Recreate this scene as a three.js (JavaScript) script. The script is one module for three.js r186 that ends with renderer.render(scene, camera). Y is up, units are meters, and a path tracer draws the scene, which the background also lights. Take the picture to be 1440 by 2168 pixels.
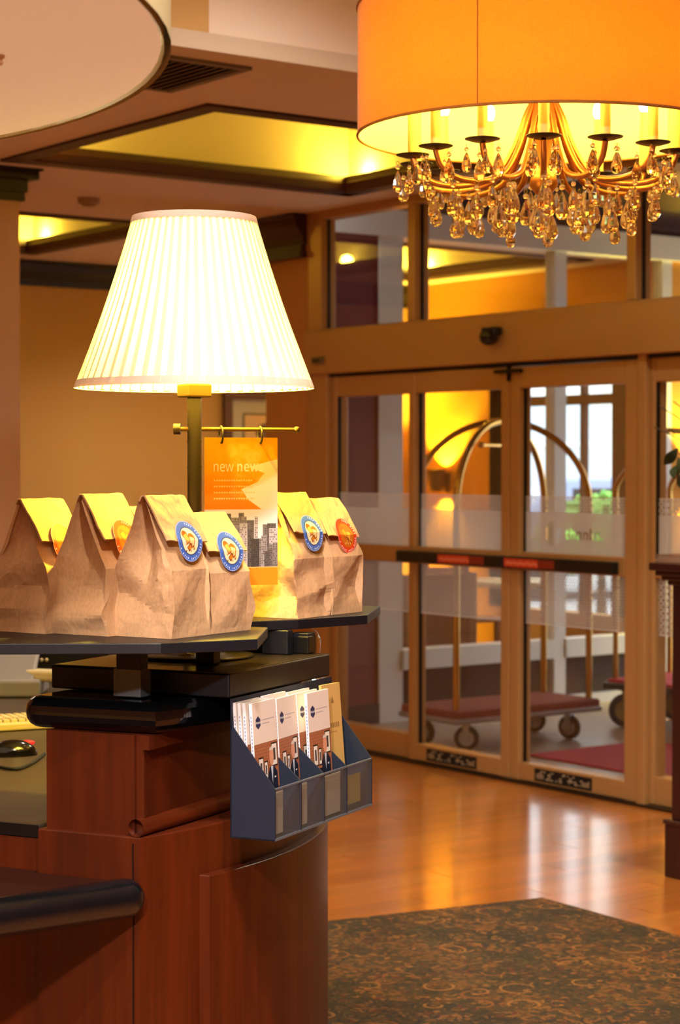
import * as THREE from 'three';
import { RoundedBoxGeometry } from 'three/addons/geometries/RoundedBoxGeometry.js';
import { mergeGeometries, toCreasedNormals } from 'three/addons/utils/BufferGeometryUtils.js';
import { RectAreaLightUniformsLib } from 'three/addons/lights/RectAreaLightUniformsLib.js';

// ---------------------------------------------------------------- camera, sky, exposure, large lights
const scene = new THREE.Scene();
const renderer = new THREE.WebGLRenderer();
renderer.toneMapping = THREE.LinearToneMapping;
renderer.toneMappingExposure = 1.03;
renderer.shadowMap.enabled = true;
RectAreaLightUniformsLib.init();

const FOCAL = 4210, HORIZON = 985, EYE = 1.55, HEAD = 36.5 * Math.PI / 180;   // photograph pixels, metres
const FW = [-Math.cos(HEAD), -Math.sin(HEAD)], RT = [Math.sin(HEAD), -Math.cos(HEAD)];
const camera = new THREE.PerspectiveCamera(2 * Math.atan(1084 / FOCAL) * 180 / Math.PI, 1440 / 2168, 0.05, 200);
camera.position.set(0, EYE, 0);
camera.lookAt(FW[0] * 10, EYE - 10 * (1084 - HORIZON) / FOCAL, FW[1] * 10);
camera.focus = 3.85; camera.userData.fStop = 6.3;
scene.add(camera);

scene.background = new THREE.Color().setRGB(0.86, 0.95, 1.0);
scene.backgroundIntensity = 6;

function areaLight(name, colour, power, w, h, at, target) {
  const l = new THREE.RectAreaLight(colour, power, w, h); l.name = name;
  l.position.set(...at); l.lookAt(...target); scene.add(l); return l;
}
// daylight through the outer front of the vestibule and the cafe windows
areaLight('daylight_vestibule', new THREE.Color().setRGB(0.9, 0.96, 1.0), 2.4, 1.7, 2.4, [-8.45, 1.4, -11.35], [-8.0, 1.2, -6]);
areaLight('daylight_cafe_window', new THREE.Color().setRGB(0.9, 0.96, 1.0), 0.5, 1.0, 2.1, [-10.45, 1.35, -9.66], [-10.6, 1.2, -6]);

// ---------------------------------------------------------------- helpers
const W = (lat, d, y = 0) => new THREE.Vector3(FW[0] * d + RT[0] * lat, y, FW[1] * d + RT[1] * lat);
const rayOf = (px, py) => { const k = (px - 720) / FOCAL, m = (HORIZON - py) / FOCAL; return new THREE.Vector3(FW[0] + k * RT[0], m, FW[1] + k * RT[1]); };
const onY = (px, py, y) => { const d = rayOf(px, py), t = (y - EYE) / d.y; return new THREE.Vector3(d.x * t, y, d.z * t); };
const onX = (px, py, x) => { const d = rayOf(px, py), t = x / d.x; return new THREE.Vector3(x, EYE + d.y * t, d.z * t); };
const atD = (px, py, t) => { const d = rayOf(px, py); return new THREE.Vector3(d.x * t, EYE + d.y * t, d.z * t); };
let seed = 7;
const rnd = () => { seed = (seed * 1664525 + 1013904223) >>> 0; return seed / 4294967296; };
const rr = (a, b) => a + (b - a) * rnd();
const hash = (x, y, z) => { let h = (x * 374761393 + y * 668265263 + z * 2147483647) | 0; h = Math.imul(h ^ (h >>> 13), 1274126177); return ((h ^ (h >>> 16)) >>> 0) / 4294967296; };
const sm = (t) => t * t * (3 - 2 * t), lerp = (a, b, t) => a + (b - a) * t;
function noise(x, y, z = 0) {
  const i = Math.floor(x), j = Math.floor(y), k = Math.floor(z), u = sm(x - i), v = sm(y - j), w = sm(z - k);
  const f = (a, b, c) => hash(i + a, j + b, k + c);
  return lerp(lerp(lerp(f(0, 0, 0), f(1, 0, 0), u), lerp(f(0, 1, 0), f(1, 1, 0), u), v), lerp(lerp(f(0, 0, 1), f(1, 0, 1), u), lerp(f(0, 1, 1), f(1, 1, 1), u), v), w);
}
const fbm = (x, y, z = 0) => 0.55 * noise(x, y, z) + 0.28 * noise(2.1 * x, 2.1 * y, z + 3) + 0.17 * noise(4.3 * x, 4.3 * y, z + 7);

function dataTex(w, h, fn, colour = true) {
  const a = new Uint8Array(w * h * 4);
  for (let j = 0; j < h; j++) for (let i = 0; i < w; i++) { const c = fn(i / w, j / h), o = (j * w + i) * 4; a[o] = c[0]; a[o + 1] = c[1]; a[o + 2] = c[2]; a[o + 3] = 255; }
  const t = new THREE.DataTexture(a, w, h, THREE.RGBAFormat);
  t.wrapS = t.wrapT = THREE.MirroredRepeatWrapping; t.magFilter = THREE.LinearFilter; t.minFilter = THREE.LinearMipmapLinearFilter; t.generateMipmaps = true;
  if (colour) t.colorSpace = THREE.SRGBColorSpace; t.needsUpdate = true; return t;
}
function canvasTex(w, h, draw) {
  const c = document.createElement('canvas'); c.width = w; c.height = h; draw(c.getContext('2d'), w, h);
  const t = new THREE.CanvasTexture(c); t.colorSpace = THREE.SRGBColorSpace; return t;
}
const std = (c, roughness = 0.6, o = {}) => new THREE.MeshStandardMaterial({ color: c, roughness, ...o });
const phys = (c, roughness = 0.6, o = {}) => new THREE.MeshPhysicalMaterial({ color: c, roughness, ...o });

// uv in metres from the dominant side of every triangle; grain runs along texture v
function metric(g, grain = 'y', scale = 1, off = 0) {
  g = g.index ? g.toNonIndexed() : g;
  const p = g.attributes.position, n = p.count, uv = new Float32Array(n * 2), a = new THREE.Vector3(), b = new THREE.Vector3(), c = new THREE.Vector3();
  for (let i = 0; i < n; i += 3) {
    a.fromBufferAttribute(p, i); b.fromBufferAttribute(p, i + 1); c.fromBufferAttribute(p, i + 2);
    const nn = b.clone().sub(a).cross(c.clone().sub(a)), ax = Math.abs(nn.x), ay = Math.abs(nn.y), az = Math.abs(nn.z);
    const drop = ax >= ay && ax >= az ? 'x' : ay >= az ? 'y' : 'z';
    const axes = ['x', 'y', 'z'].filter((q) => q !== drop), v = axes.includes(grain) ? grain : axes[1], u = axes.find((q) => q !== v);
    [a, b, c].forEach((q, k) => { uv[(i + k) * 2] = (q[u] + off) * scale; uv[(i + k) * 2 + 1] = (q[v] + off * 1.7) * scale; });
  }
  g.setAttribute('uv', new THREE.BufferAttribute(uv, 2)); return g;
}
const boxAt = (x0, x1, y0, y1, z0, z1) => new THREE.BoxGeometry(x1 - x0, y1 - y0, z1 - z0).translate((x0 + x1) / 2, (y0 + y1) / 2, (z0 + z1) / 2);
const rboxAt = (x0, x1, y0, y1, z0, z1, r = 0.006, s = 2) => new RoundedBoxGeometry(x1 - x0, y1 - y0, z1 - z0, s, r).translate((x0 + x1) / 2, (y0 + y1) / 2, (z0 + z1) / 2);
const cyl = (r0, r1, h, n = 24, x = 0, y = 0, z = 0) => new THREE.CylinderGeometry(r1, r0, h, n).translate(x, y + h / 2, z);   // r0 at the foot
const lathe = (pts, n = 32) => new THREE.LatheGeometry(pts.map((p) => new THREE.Vector2(p[0], p[1])), n);
const tube = (pts, r, n = 32, m = 8, closed = false) => new THREE.TubeGeometry(new THREE.CatmullRomCurve3(pts.map((p) => (p.isVector3 ? p : new THREE.Vector3(...p))), closed), n, r, m, closed);
const merge = (list) => mergeGeometries(list.map((g) => { const q = g.index ? g.toNonIndexed() : g; for (const k of Object.keys(q.attributes)) if (!['position', 'normal', 'uv'].includes(k)) q.deleteAttribute(k); return q; }));
function prism(pts, y0, y1, bevel = 0) {   // plan outline [x, z] extruded upwards
  const s = new THREE.Shape(); pts.forEach(([x, z], i) => (i ? s.lineTo(x, -z) : s.moveTo(x, -z)));
  return new THREE.ExtrudeGeometry(s, { depth: y1 - y0 - 2 * bevel, bevelEnabled: bevel > 0, bevelThickness: bevel, bevelSize: bevel, bevelOffset: -bevel, bevelSegments: 4 }).rotateX(-Math.PI / 2).translate(0, y0 + bevel, 0);
}
function sheet(fn, nu, nv, t) {   // a thin closed sheet about the surface fn(u, v)
  const top = [], e = 1e-3;
  for (let j = 0; j <= nv; j++) for (let i = 0; i <= nu; i++) {
    const u = i / nu, v = j / nv, p = new THREE.Vector3(...fn(u, v)), du = new THREE.Vector3(...fn(Math.min(1, u + e), v)).sub(new THREE.Vector3(...fn(Math.max(0, u - e), v))), dv = new THREE.Vector3(...fn(u, Math.min(1, v + e))).sub(new THREE.Vector3(...fn(u, Math.max(0, v - e))));
    const n = du.cross(dv).normalize(); top.push([p.clone().addScaledVector(n, t / 2), p.clone().addScaledVector(n, -t / 2)]);
  }
  const pos = [], uv = [], put = (q, s) => { pos.push(...top[q][s].toArray()); uv.push((q % (nu + 1)) / nu, Math.floor(q / (nu + 1)) / nv); };
  const quad = (a, b, c, d) => { for (const [q, s] of [a, b, c, a, c, d]) put(q, s); };
  const id = (i, j) => j * (nu + 1) + i;
  for (let j = 0; j < nv; j++) for (let i = 0; i < nu; i++) { quad([id(i, j), 0], [id(i + 1, j), 0], [id(i + 1, j + 1), 0], [id(i, j + 1), 0]); quad([id(i, j), 1], [id(i, j + 1), 1], [id(i + 1, j + 1), 1], [id(i + 1, j), 1]); }
  for (let i = 0; i < nu; i++) { quad([id(i, 0), 1], [id(i + 1, 0), 1], [id(i + 1, 0), 0], [id(i, 0), 0]); quad([id(i, nv), 0], [id(i + 1, nv), 0], [id(i + 1, nv), 1], [id(i, nv), 1]); }
  for (let j = 0; j < nv; j++) { quad([id(0, j), 0], [id(0, j + 1), 0], [id(0, j + 1), 1], [id(0, j), 1]); quad([id(nu, j), 1], [id(nu, j + 1), 1], [id(nu, j + 1), 0], [id(nu, j), 0]); }
  const g = new THREE.BufferGeometry(); g.setAttribute('position', new THREE.Float32BufferAttribute(pos, 3)); g.setAttribute('uv', new THREE.Float32BufferAttribute(uv, 2));
  g.computeVertexNormals(); return toCreasedNormals(g, 0.7);
}

const taken = {};
const numbered = (n) => { const k = taken[n] = (taken[n] ?? -1) + 1; return k ? `${n}_${String(k).padStart(3, '0')}` : n; };
function thing(name, label, category, at = [0, 0, 0], turn = 0, group) {
  const o = new THREE.Group(); o.name = numbered(name); o.userData = { label, category }; if (group) o.userData.group = group;
  if (at.isVector3) o.position.copy(at); else o.position.set(...at); o.rotation.y = turn; scene.add(o); return o;
}
function part(parent, name, g, m, label) {
  const o = new THREE.Mesh(g, m); o.name = name; o.castShadow = o.receiveShadow = true; if (label) o.userData.label = label; parent.add(o); return o;
}
function grp(parent, name, label) { const o = new THREE.Group(); o.name = name; if (label) o.userData.label = label; parent.add(o); return o; }
function one(name, g, m, label, category, group) { const o = part(scene, numbered(name), g, m, label); o.userData.category = category; if (group) o.userData.group = group; return o; }
function struct(name, label, g, m) {
  const o = g ? part(scene, name, g, m, label) : new THREE.Group();
  o.name = name; o.userData.label = label; o.userData.category = name.split('_')[0]; o.userData.kind = 'structure'; if (!g) scene.add(o); return o;
}
function lamp(at, colour, power, r = 1) { const l = new THREE.PointLight(colour, power); l.position.copy(at); l.castShadow = true; l.shadow.radius = r; scene.add(l); return l; }

// ---------------------------------------------------------------- materials
const woodTex = (dark, light, n = 512) => dataTex(n, n, (u, v) => {
  const g = fbm(u * 26, v * 1.6, 2), fine = noise(u * 210, v * 9, 5), big = fbm(u * 3, v * 1.2, 9);
  const t = Math.min(1, Math.max(0, 0.15 + 0.75 * g * 0.8 + 0.25 * (big - 0.5) + 0.18 * (fine - 0.5)));
  return [0, 1, 2].map((k) => lerp(dark[k], light[k], t));
});
const mahoganyTex = woodTex([56, 17, 2], [112, 41, 6]);
const M = {
  mahogany: phys('#ffffff', 0.4, { map: mahoganyTex, clearcoat: 0.15, clearcoatRoughness: 0.25 }),
  darkWood: std('#100706', 0.45), trimWood: std('#34100a', 0.5),
  ceiling: std('#d0bda8', 0.9), fascia: std('#ead9ca', 0.9), fasciaTan: std('#c9a266', 0.9),
  tan: std('#c89c55', 0.85), column: std('#c9a690', 0.85), pier: std('#b8813f', 0.8), ochre: std('#d0902c', 0.85), maroon: std('#6d2325', 0.6),
  bronze: phys('#b88e5a', 0.38, { metalness: 0.25 }), white: std('#d9d8d2', 0.5), black: std('#08090b', 0.35), rubber: std('#15161a', 0.8),
  granite: phys('#06070a', 0.12, { clearcoat: 1, clearcoatRoughness: 0.05 }), navy: std('#070b16', 0.45), navyCard: std('#111b31', 0.6),
  brass: std('#c79a3d', 0.24, { metalness: 1 }), oldBrass: std('#77602f', 0.42, { metalness: 0.85 }), bronzeDark: std('#2e261f', 0.4, { metalness: 0.6 }), copper: std('#c98148', 0.3, { metalness: 0.85 }),
  steel: std('#c6c8cb', 0.25, { metalness: 1 }), glass: phys('#ffffff', 0.02, { transmission: 1, thickness: 0, ior: 1.5 }),
  paper: std('#efe7e4', 0.8), beige: std('#d8c9a0', 0.6), grey: std('#8d8c90', 0.5),
};
const glow = (c, k) => new THREE.MeshStandardMaterial({ color: '#000000', emissive: c, emissiveIntensity: k, roughness: 0.6 });
const WARM = new THREE.Color().setRGB(1, 0.68, 0.06), AMBER = new THREE.Color().setRGB(1, 0.76, 0.07);

// ---------------------------------------------------------------- floor, walls, ceiling
const CEIL = 2.95, HIGH = 3.62, ZW = -6.45;
const floor = struct('floor', 'polished orange-brown plank floor of the lobby');
part(floor, 'floor_base', boxAt(-12.4, 3.1, -0.15, -0.0015, ZW - 0.15, 4.1), std('#a8683a', 0.5));
{
  const tones = [0, 1, 2, 3, 4].map((i) => phys(['#ffffff', '#f4ece2', '#fff6ea', '#efe4d6', '#f8efe6'][i], 0.3, { clearcoat: 0.85, clearcoatRoughness: 0.13, map: dataTex(256, 256, (u, v) => {
    const g = fbm(u * 14, v * 1.2, i * 5), f = noise(u * 90, v * 5, i), k = 0.84 + 0.24 * g + 0.1 * (f - 0.5); return [204 * k, 128 * k, 56 * k].map((q) => Math.min(255, q)); }) }));
  const g = metric(boxAt(-0.0735, 0.0735, -0.01, 0, -0.598, 0.598), 'z', 0.8);
  let k = 0;
  for (let x = -9.35, row = 0; x < -4.2; x += 0.148, row++) for (let z = ZW + 0.6 - ((row * 0.43) % 1.2) - 0.0; z < -2.6; z += 1.2) {
    if (z - 0.6 < ZW) { const len = z + 0.598 - ZW; if (len < 0.05) continue; const p = part(floor, 'floor_plank', metric(boxAt(-0.0735, 0.0735, -0.01, 0, -len / 2, len / 2), 'z', 0.8), tones[k++ % 5]); p.position.set(x, 0, ZW + len / 2); continue; }
    const p = part(floor, 'floor_plank', g, tones[(k++ * 3) % 5]); p.position.set(x, 0, z);
  }
}
struct('wall_far', 'tan far wall beside the cafe corner', merge([boxAt(-12.4, -12.24, 0, HIGH, -10, 4.1)]), M.tan);
{
  const w = struct('wall_front', 'tan pier and wall that hold the sliding entrance');
  part(w, 'pier', boxAt(-9.43, -9.02, 0, CEIL, ZW - 0.15, ZW), M.pier);
  part(w, 'wall_panel', boxAt(-5.0, 3.1, 0, HIGH, ZW - 0.15, ZW), M.tan);
  part(w, 'lintel', boxAt(-9.02, -5.0, 2.965, HIGH, ZW - 0.15, ZW), M.tan);
}
struct('wall_back', 'plain tan wall behind the viewpoint', boxAt(-12.4, 3.1, 0, HIGH, 4, 4.1), M.tan);
struct('wall_side', 'tan side wall of the lobby', boxAt(3, 3.1, 0, HIGH, ZW - 0.15, 4.1), M.tan);

const COF = [['lobby', -8.25, -6.53, -6.16, -4.2], ['corner', -11.78, -9.91, -6.2, -4.3], ['cafe', -11.78, -9.88, -9.43, -7.5]];
{
  const c = struct('ceiling', 'pinkish plaster ceiling with recessed wood-trimmed coffers');
  const outline = (x0, x1, z0, z1) => { const s = new THREE.Shape(); s.moveTo(x0, -z0); s.lineTo(x1, -z0); s.lineTo(x1, -z1); s.lineTo(x0, -z1); s.closePath(); return s; };
  const slab = outline(-12.4, -5.69, ZW - 0.02, 4.1);
  for (const [n, x0, x1, z0, z1] of COF) if (n !== 'cafe') slab.holes.push(outline(x0, x1, z0, z1));
  const cafe = outline(-12.4, -9.5, -9.8, ZW - 0.02); cafe.holes.push(outline(...COF[2].slice(1)));
  const ext = (s) => new THREE.ExtrudeGeometry(s, { depth: 0.06, bevelEnabled: false }).rotateX(-Math.PI / 2).translate(0, CEIL, 0);
  part(c, 'ceiling_slab', ext(slab), M.ceiling); part(c, 'ceiling_slab', ext(cafe), M.ceiling);
  part(c, 'raised_ceiling', boxAt(-5.69, 3.1, HIGH, HIGH + 0.1, ZW - 0.15, 4.1), M.fascia);
  part(c, 'fascia', boxAt(-5.75, -5.69, CEIL + 0.06, HIGH + 0.1, ZW, -3.66), M.fascia);
  part(c, 'fascia', boxAt(-5.75, -5.69, CEIL + 0.06, HIGH + 0.1, -3.66, 4.1), M.fasciaTan, 'tan painted stretch of the raised edge');
  let n = 1;
  for (const [nm, x0, x1, z0, z1] of COF) {
    const top = CEIL + 0.42, b = grp(c, 'coffer', 'recessed coffer with plaster sides');
    part(b, 'coffer_top', boxAt(x0 - 0.05, x1 + 0.05, top, top + 0.04, z0 - 0.05, z1 + 0.05), M.ceiling);
    for (const g of [boxAt(x0 - 0.05, x0, CEIL + 0.06, top, z0, z1), boxAt(x1, x1 + 0.05, CEIL + 0.06, top, z0, z1), boxAt(x0 - 0.05, x1 + 0.05, CEIL + 0.06, top, z0 - 0.05, z0), boxAt(x0 - 0.05, x1 + 0.05, CEIL + 0.06, top, z1, z1 + 0.05)]) part(b, 'coffer_side', g, M.ceiling);
    const t = struct(`trim_${n++}`, `dark wood frame around the ${nm === 'lobby' ? 'ceiling coffer before the entrance' : nm === 'corner' ? 'ceiling coffer by the far wall' : 'ceiling coffer over the cafe'}`);
    const prof = (len) => {   // lower band and rising inner lip, along x
      const s = new THREE.Shape(); for (const [i, [a, h]] of [[-0.02, -0.012], [0.075, -0.012], [0.085, 0], [0.1, 0.035], [0.094, 0.042], [0.094, 0.07], [0.086, 0.07], [0.082, 0.042], [0.066, 0.02], [-0.02, 0]].entries()) i ? s.lineTo(a, h) : s.moveTo(a, h); s.closePath();
      return new THREE.ExtrudeGeometry(s, { depth: len, bevelEnabled: false }).translate(0, CEIL, -len / 2);
    };
    const cx = (x0 + x1) / 2, cz = (z0 + z1) / 2, dx = x1 - x0, dz = z1 - z0;
    for (const [len, x, z, a] of [[dz + 0.03, x0, cz, 0], [dz + 0.03, x1, cz, Math.PI], [dx + 0.03, cx, z0, -Math.PI / 2], [dx + 0.03, cx, z1, Math.PI / 2]]) { const p = part(t, 'trim_board', prof(len), M.trimWood); p.position.set(x, 0, z); p.rotation.y = a; }
    for (const [x, z] of [[x0 + 0.07, z0 + 0.07], [x1 - 0.07, z0 + 0.07], [x0 + 0.07, z1 - 0.07], [x1 - 0.07, z1 - 0.07]]) {
      const lz = z < cz ? z0 : z1, lx = x < cx ? x0 : x1;
      const q = part(b, 'cove_lamp', cyl(0.016, 0.016, 0.3, 10).translate(0, -0.15, 0).rotateZ(Math.PI / 2), glow(AMBER, 3), 'amber cove lamp tube behind the wood lip');
      q.position.set(x + (x < cx ? 0.1 : -0.1), CEIL + 0.045, lz + (z < cz ? 0.05 : -0.05));
      lamp(new THREE.Vector3(q.position.x, CEIL + 0.085, q.position.z), AMBER, 1.05, 2);
    }
  }
  // crown mouldings
  const crown = (len) => { const s = new THREE.Shape(); s.moveTo(0, -0.16); s.lineTo(0.02, -0.16); s.lineTo(0.03, -0.12); s.lineTo(0.075, -0.06); s.lineTo(0.085, -0.015); s.lineTo(0.1, 0); s.lineTo(0, 0); s.closePath(); return new THREE.ExtrudeGeometry(s, { depth: len, bevelEnabled: false }).translate(0, CEIL, -len / 2); };
  const t4 = struct('trim_4', 'black crown moulding along the far tan wall', crown(13.6), M.darkWood); t4.position.set(-12.24, 0, -2.95);
  const t5 = struct('trim_5', 'stepped dark crown moulding on the pier beside the entrance', merge([crown(0.42), boxAt(0, 0.05, CEIL - 0.235, CEIL - 0.2, -0.21, 0.21), boxAt(0, 0.035, CEIL - 0.2, CEIL - 0.16, -0.2, 0.2)]), M.trimWood); t5.position.set(-9.235, 0, ZW); t5.rotation.y = -Math.PI / 2;
  t4.position.y = -0.01; t5.position.y = -0.01;
}
{
  const c = struct('wall_column', 'square pinkish plaster column at the edge of the cafe corner');
  part(c, 'shaft', boxAt(-9.1, -8.5, 0, 2.8, -4.4, -3.4), M.column);
  const s = [[0, 2.8], [0.02, 2.8], [0.03, 2.84], [0.07, 2.9], [0.085, 2.94], [0.085, 2.949], [0, 2.949]];
  part(c, 'capital', merge(s.slice(1, 5).map(([o, y], i) => boxAt(-9.1 - o, -8.5 + o, y, s[i + 2][1], -4.4 - o, -3.4 + o))), M.darkWood, 'black stepped capital');
}
// vestibule, cafe window wall, ground outside
struct('floor_vestibule', 'greyish beige tiled floor of the vestibule', boxAt(-9.5, -4.4, -0.15, 0, -11.5, ZW - 0.15), phys('#9d9184', 0.35));
struct('floor_cafe', 'brown carpeted floor of the cafe', boxAt(-12.4, -9.5, -0.15, 0, -9.85, ZW - 0.15), std('#5d4532', 0.8));
struct('ceiling_vestibule', 'plain ceiling of the vestibule', boxAt(-9.54, -4.4, 3.4, 3.5, -11.5, ZW - 0.15), std('#6a4a44', 0.9));
{
  const w = struct('wall_vestibule', 'maroon and ochre side wall of the vestibule with glazing');
  part(w, 'maroon_panel', boxAt(-9.54, -9.44, 0, 2.92, -7.27, ZW - 0.15), M.maroon, 'maroon wall panel');
  part(w, 'upper_panel', boxAt(-9.54, -9.44, 3.08, 3.4, -11.5, ZW - 0.15), std('#3a1d20', 0.7), 'dark maroon upper wall');
  part(w, 'header', boxAt(-9.55, -9.41, 2.92, 3.08, -11.5, ZW - 0.15), M.white);
  part(w, 'skirting', boxAt(-9.45, -9.425, 0, 0.12, -7.27, ZW - 0.15), M.darkWood);
  for (const [a, b] of [[-7.45, -7.27], [-8.79, -8.69], [-9.75, -9.66]]) part(w, 'post', boxAt(-9.52, -9.43, 0, 2.92, a, b), M.white, 'white glazing post');
  for (const [a, b] of [[-8.69, -7.45], [-9.66, -8.79]]) {
    part(w, 'rail', boxAt(-9.54, -9.42, 0.31, 0.43, a, b), M.white, 'white low glazing rail'); part(w, 'sill', boxAt(-9.54, -9.43, 0, 0.06, a, b), M.white);
    part(w, 'pane', boxAt(-9.49, -9.484, 0.43, 2.92, a, b), M.glass); part(w, 'pane', boxAt(-9.49, -9.484, 0.06, 0.31, a, b), phys('#3a4350', 0.1, { transmission: 0.7, thickness: 0 }));
  }
  part(w, 'ochre_panel', boxAt(-9.54, -9.44, 0, 2.92, -11.5, -9.75), M.ochre, 'ochre wall panel');
  struct('wall_vestibule_end', 'tan end wall of the vestibule', boxAt(-4.5, -4.4, 0, 3.4, -11.5, ZW - 0.15), M.tan);
  const f = struct('window_4', 'outer glazed front of the vestibule');
  struct('wall_vestibule_front', 'tan outer wall of the vestibule beside its glazing', boxAt(-7.5, -4.4, 0, 3.4, -11.5, -11.4), M.tan);
  for (const x of [-9.4, -8.45, -7.54]) part(f, 'mullion', boxAt(x - 0.04, x + 0.04, 0, 3.4, -11.5, -11.42), M.white);
  part(f, 'top_rail', boxAt(-9.44, -7.5, 2.75, 3.4, -11.49, -11.43), M.white); part(f, 'pane', boxAt(-9.44, -7.5, 0, 2.75, -11.463, -11.457), M.glass);
}
{
  const w = struct('wall_cafe', 'ochre end wall of the cafe with tall windows');
  part(w, 'wall_panel', boxAt(-12.24, -11.02, 0, CEIL, -9.85, -9.75), M.ochre); part(w, 'wall_panel', boxAt(-11.02, -9.54, 0, 0.5, -9.85, -9.75), M.tan); part(w, 'wall_panel', boxAt(-11.02, -9.54, 2.5, CEIL, -9.85, -9.75), M.ochre);
  const f = struct('window_5', 'tall cafe windows with dark frames');
  for (const [a, b] of [[-11.3, -11.12], [-11.08, -11.02], [-10.66, -10.61], [-10.32, -10.29], [-10.0, -9.56]]) part(f, 'mullion', boxAt(a, b, 0.5, 2.5, -9.81, -9.75), std('#6b5340', 0.6));
  part(f, 'rail', boxAt(-11.0, -9.56, 1.98, 2.05, -9.83, -9.74), std('#6b5340', 0.6));
  part(f, 'pane', boxAt(-11.0, -9.56, 0.5, 2.5, -9.79, -9.784), M.glass);
}
struct('ground', 'grey paving outside the building', boxAt(-60, 40, -0.2, -0.02, -70, -9.86), std('#8a8a88', 0.9));

// ---------------------------------------------------------------- entrance: frame, transom, sidelights, sliding leaves
const bz = (x0, x1, y0, y1, d0 = 0.1, d1 = 0) => rboxAt(x0, x1, y0, y1, ZW - d0, ZW - d1, 0.006);
const filmMat = (draw, w, h) => { const t = canvasTex(w, h, draw); t.colorSpace = THREE.NoColorSpace; return phys('#d5d2cc', 0.95, { alphaMap: t, transparent: true, transmission: 0.45, thickness: 0, side: THREE.DoubleSide }); };
const dots = (g, w, h, y0, y1, step, r, full) => { g.fillStyle = '#000'; for (let y = y0, k = 0; y < y1; y += step * 0.87, k++) for (let x = (k % 2) * step / 2; x < w + step; x += step) { g.beginPath(); g.arc(x, y, r * (full ?? 1), 0, 7); g.fill(); } };
const upperDraw = (logo) => (g, w, h) => {
  g.fillStyle = '#f2f2f2'; g.fillRect(0, 0, w, h); dots(g, w, h, 12, h * 0.285, 17, 5.6); g.fillStyle = '#f4f4f4'; g.fillRect(0, 0, w, 7);
  if (logo) {
    g.fillStyle = '#000'; g.font = 'bold 74px sans-serif'; g.fillText('thanks.', w * 0.39, h * 0.745);
    g.beginPath(); g.ellipse(w * 0.265, h * 0.655, 46, 62, 0, 0, 7); g.fill();
    g.fillStyle = '#f2f2f2'; g.beginPath(); g.ellipse(w * 0.315, h * 0.655, 30, 62, 0.1, 0, 7); g.fill();
    g.fillStyle = '#666'; g.beginPath(); g.ellipse(w * 0.325, h * 0.665, 16, 40, 0.15, 0, 7); g.fill();
  }
};
const lowerDraw = (g, w, h) => { g.fillStyle = '#c4c4c4'; g.fillRect(0, 0, w, h); dots(g, w, h, 10, h - 12, 17, 5.8); g.fillStyle = '#eee'; g.fillRect(0, 0, w, 5); g.fillRect(0, h - 6, w, 6); };
const FILM = { logo: filmMat(upperDraw(true), 720, 280), plain: filmMat(upperDraw(false), 720, 280), low: filmMat(lowerDraw, 720, 260) };
function glazing(p, x0, x1, y0, y1, kind) {
  part(p, 'glass_pane', boxAt(x0, x1, y0, y1, ZW - 0.055, ZW - 0.049), M.glass);
  for (const g of [boxAt(x0, x0 + 0.007, y0, y1, ZW - 0.058, ZW - 0.04)]) part(p, 'gasket', g, M.black);
  if (!kind) return;
  const plane = (y0f, y1f) => new THREE.PlaneGeometry(x1 - x0 - 0.014, y1f - y0f).translate((x0 + x1) / 2 + 0.006, (y0f + y1f) / 2, ZW - 0.045);
  part(p, 'frosted_film', plane(1.126, 1.4), FILM[kind], 'frosted film band on the glass'); part(p, 'frosted_film', plane(0.78, 1.04), FILM.low, 'perforated film band on the glass');
}
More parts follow.
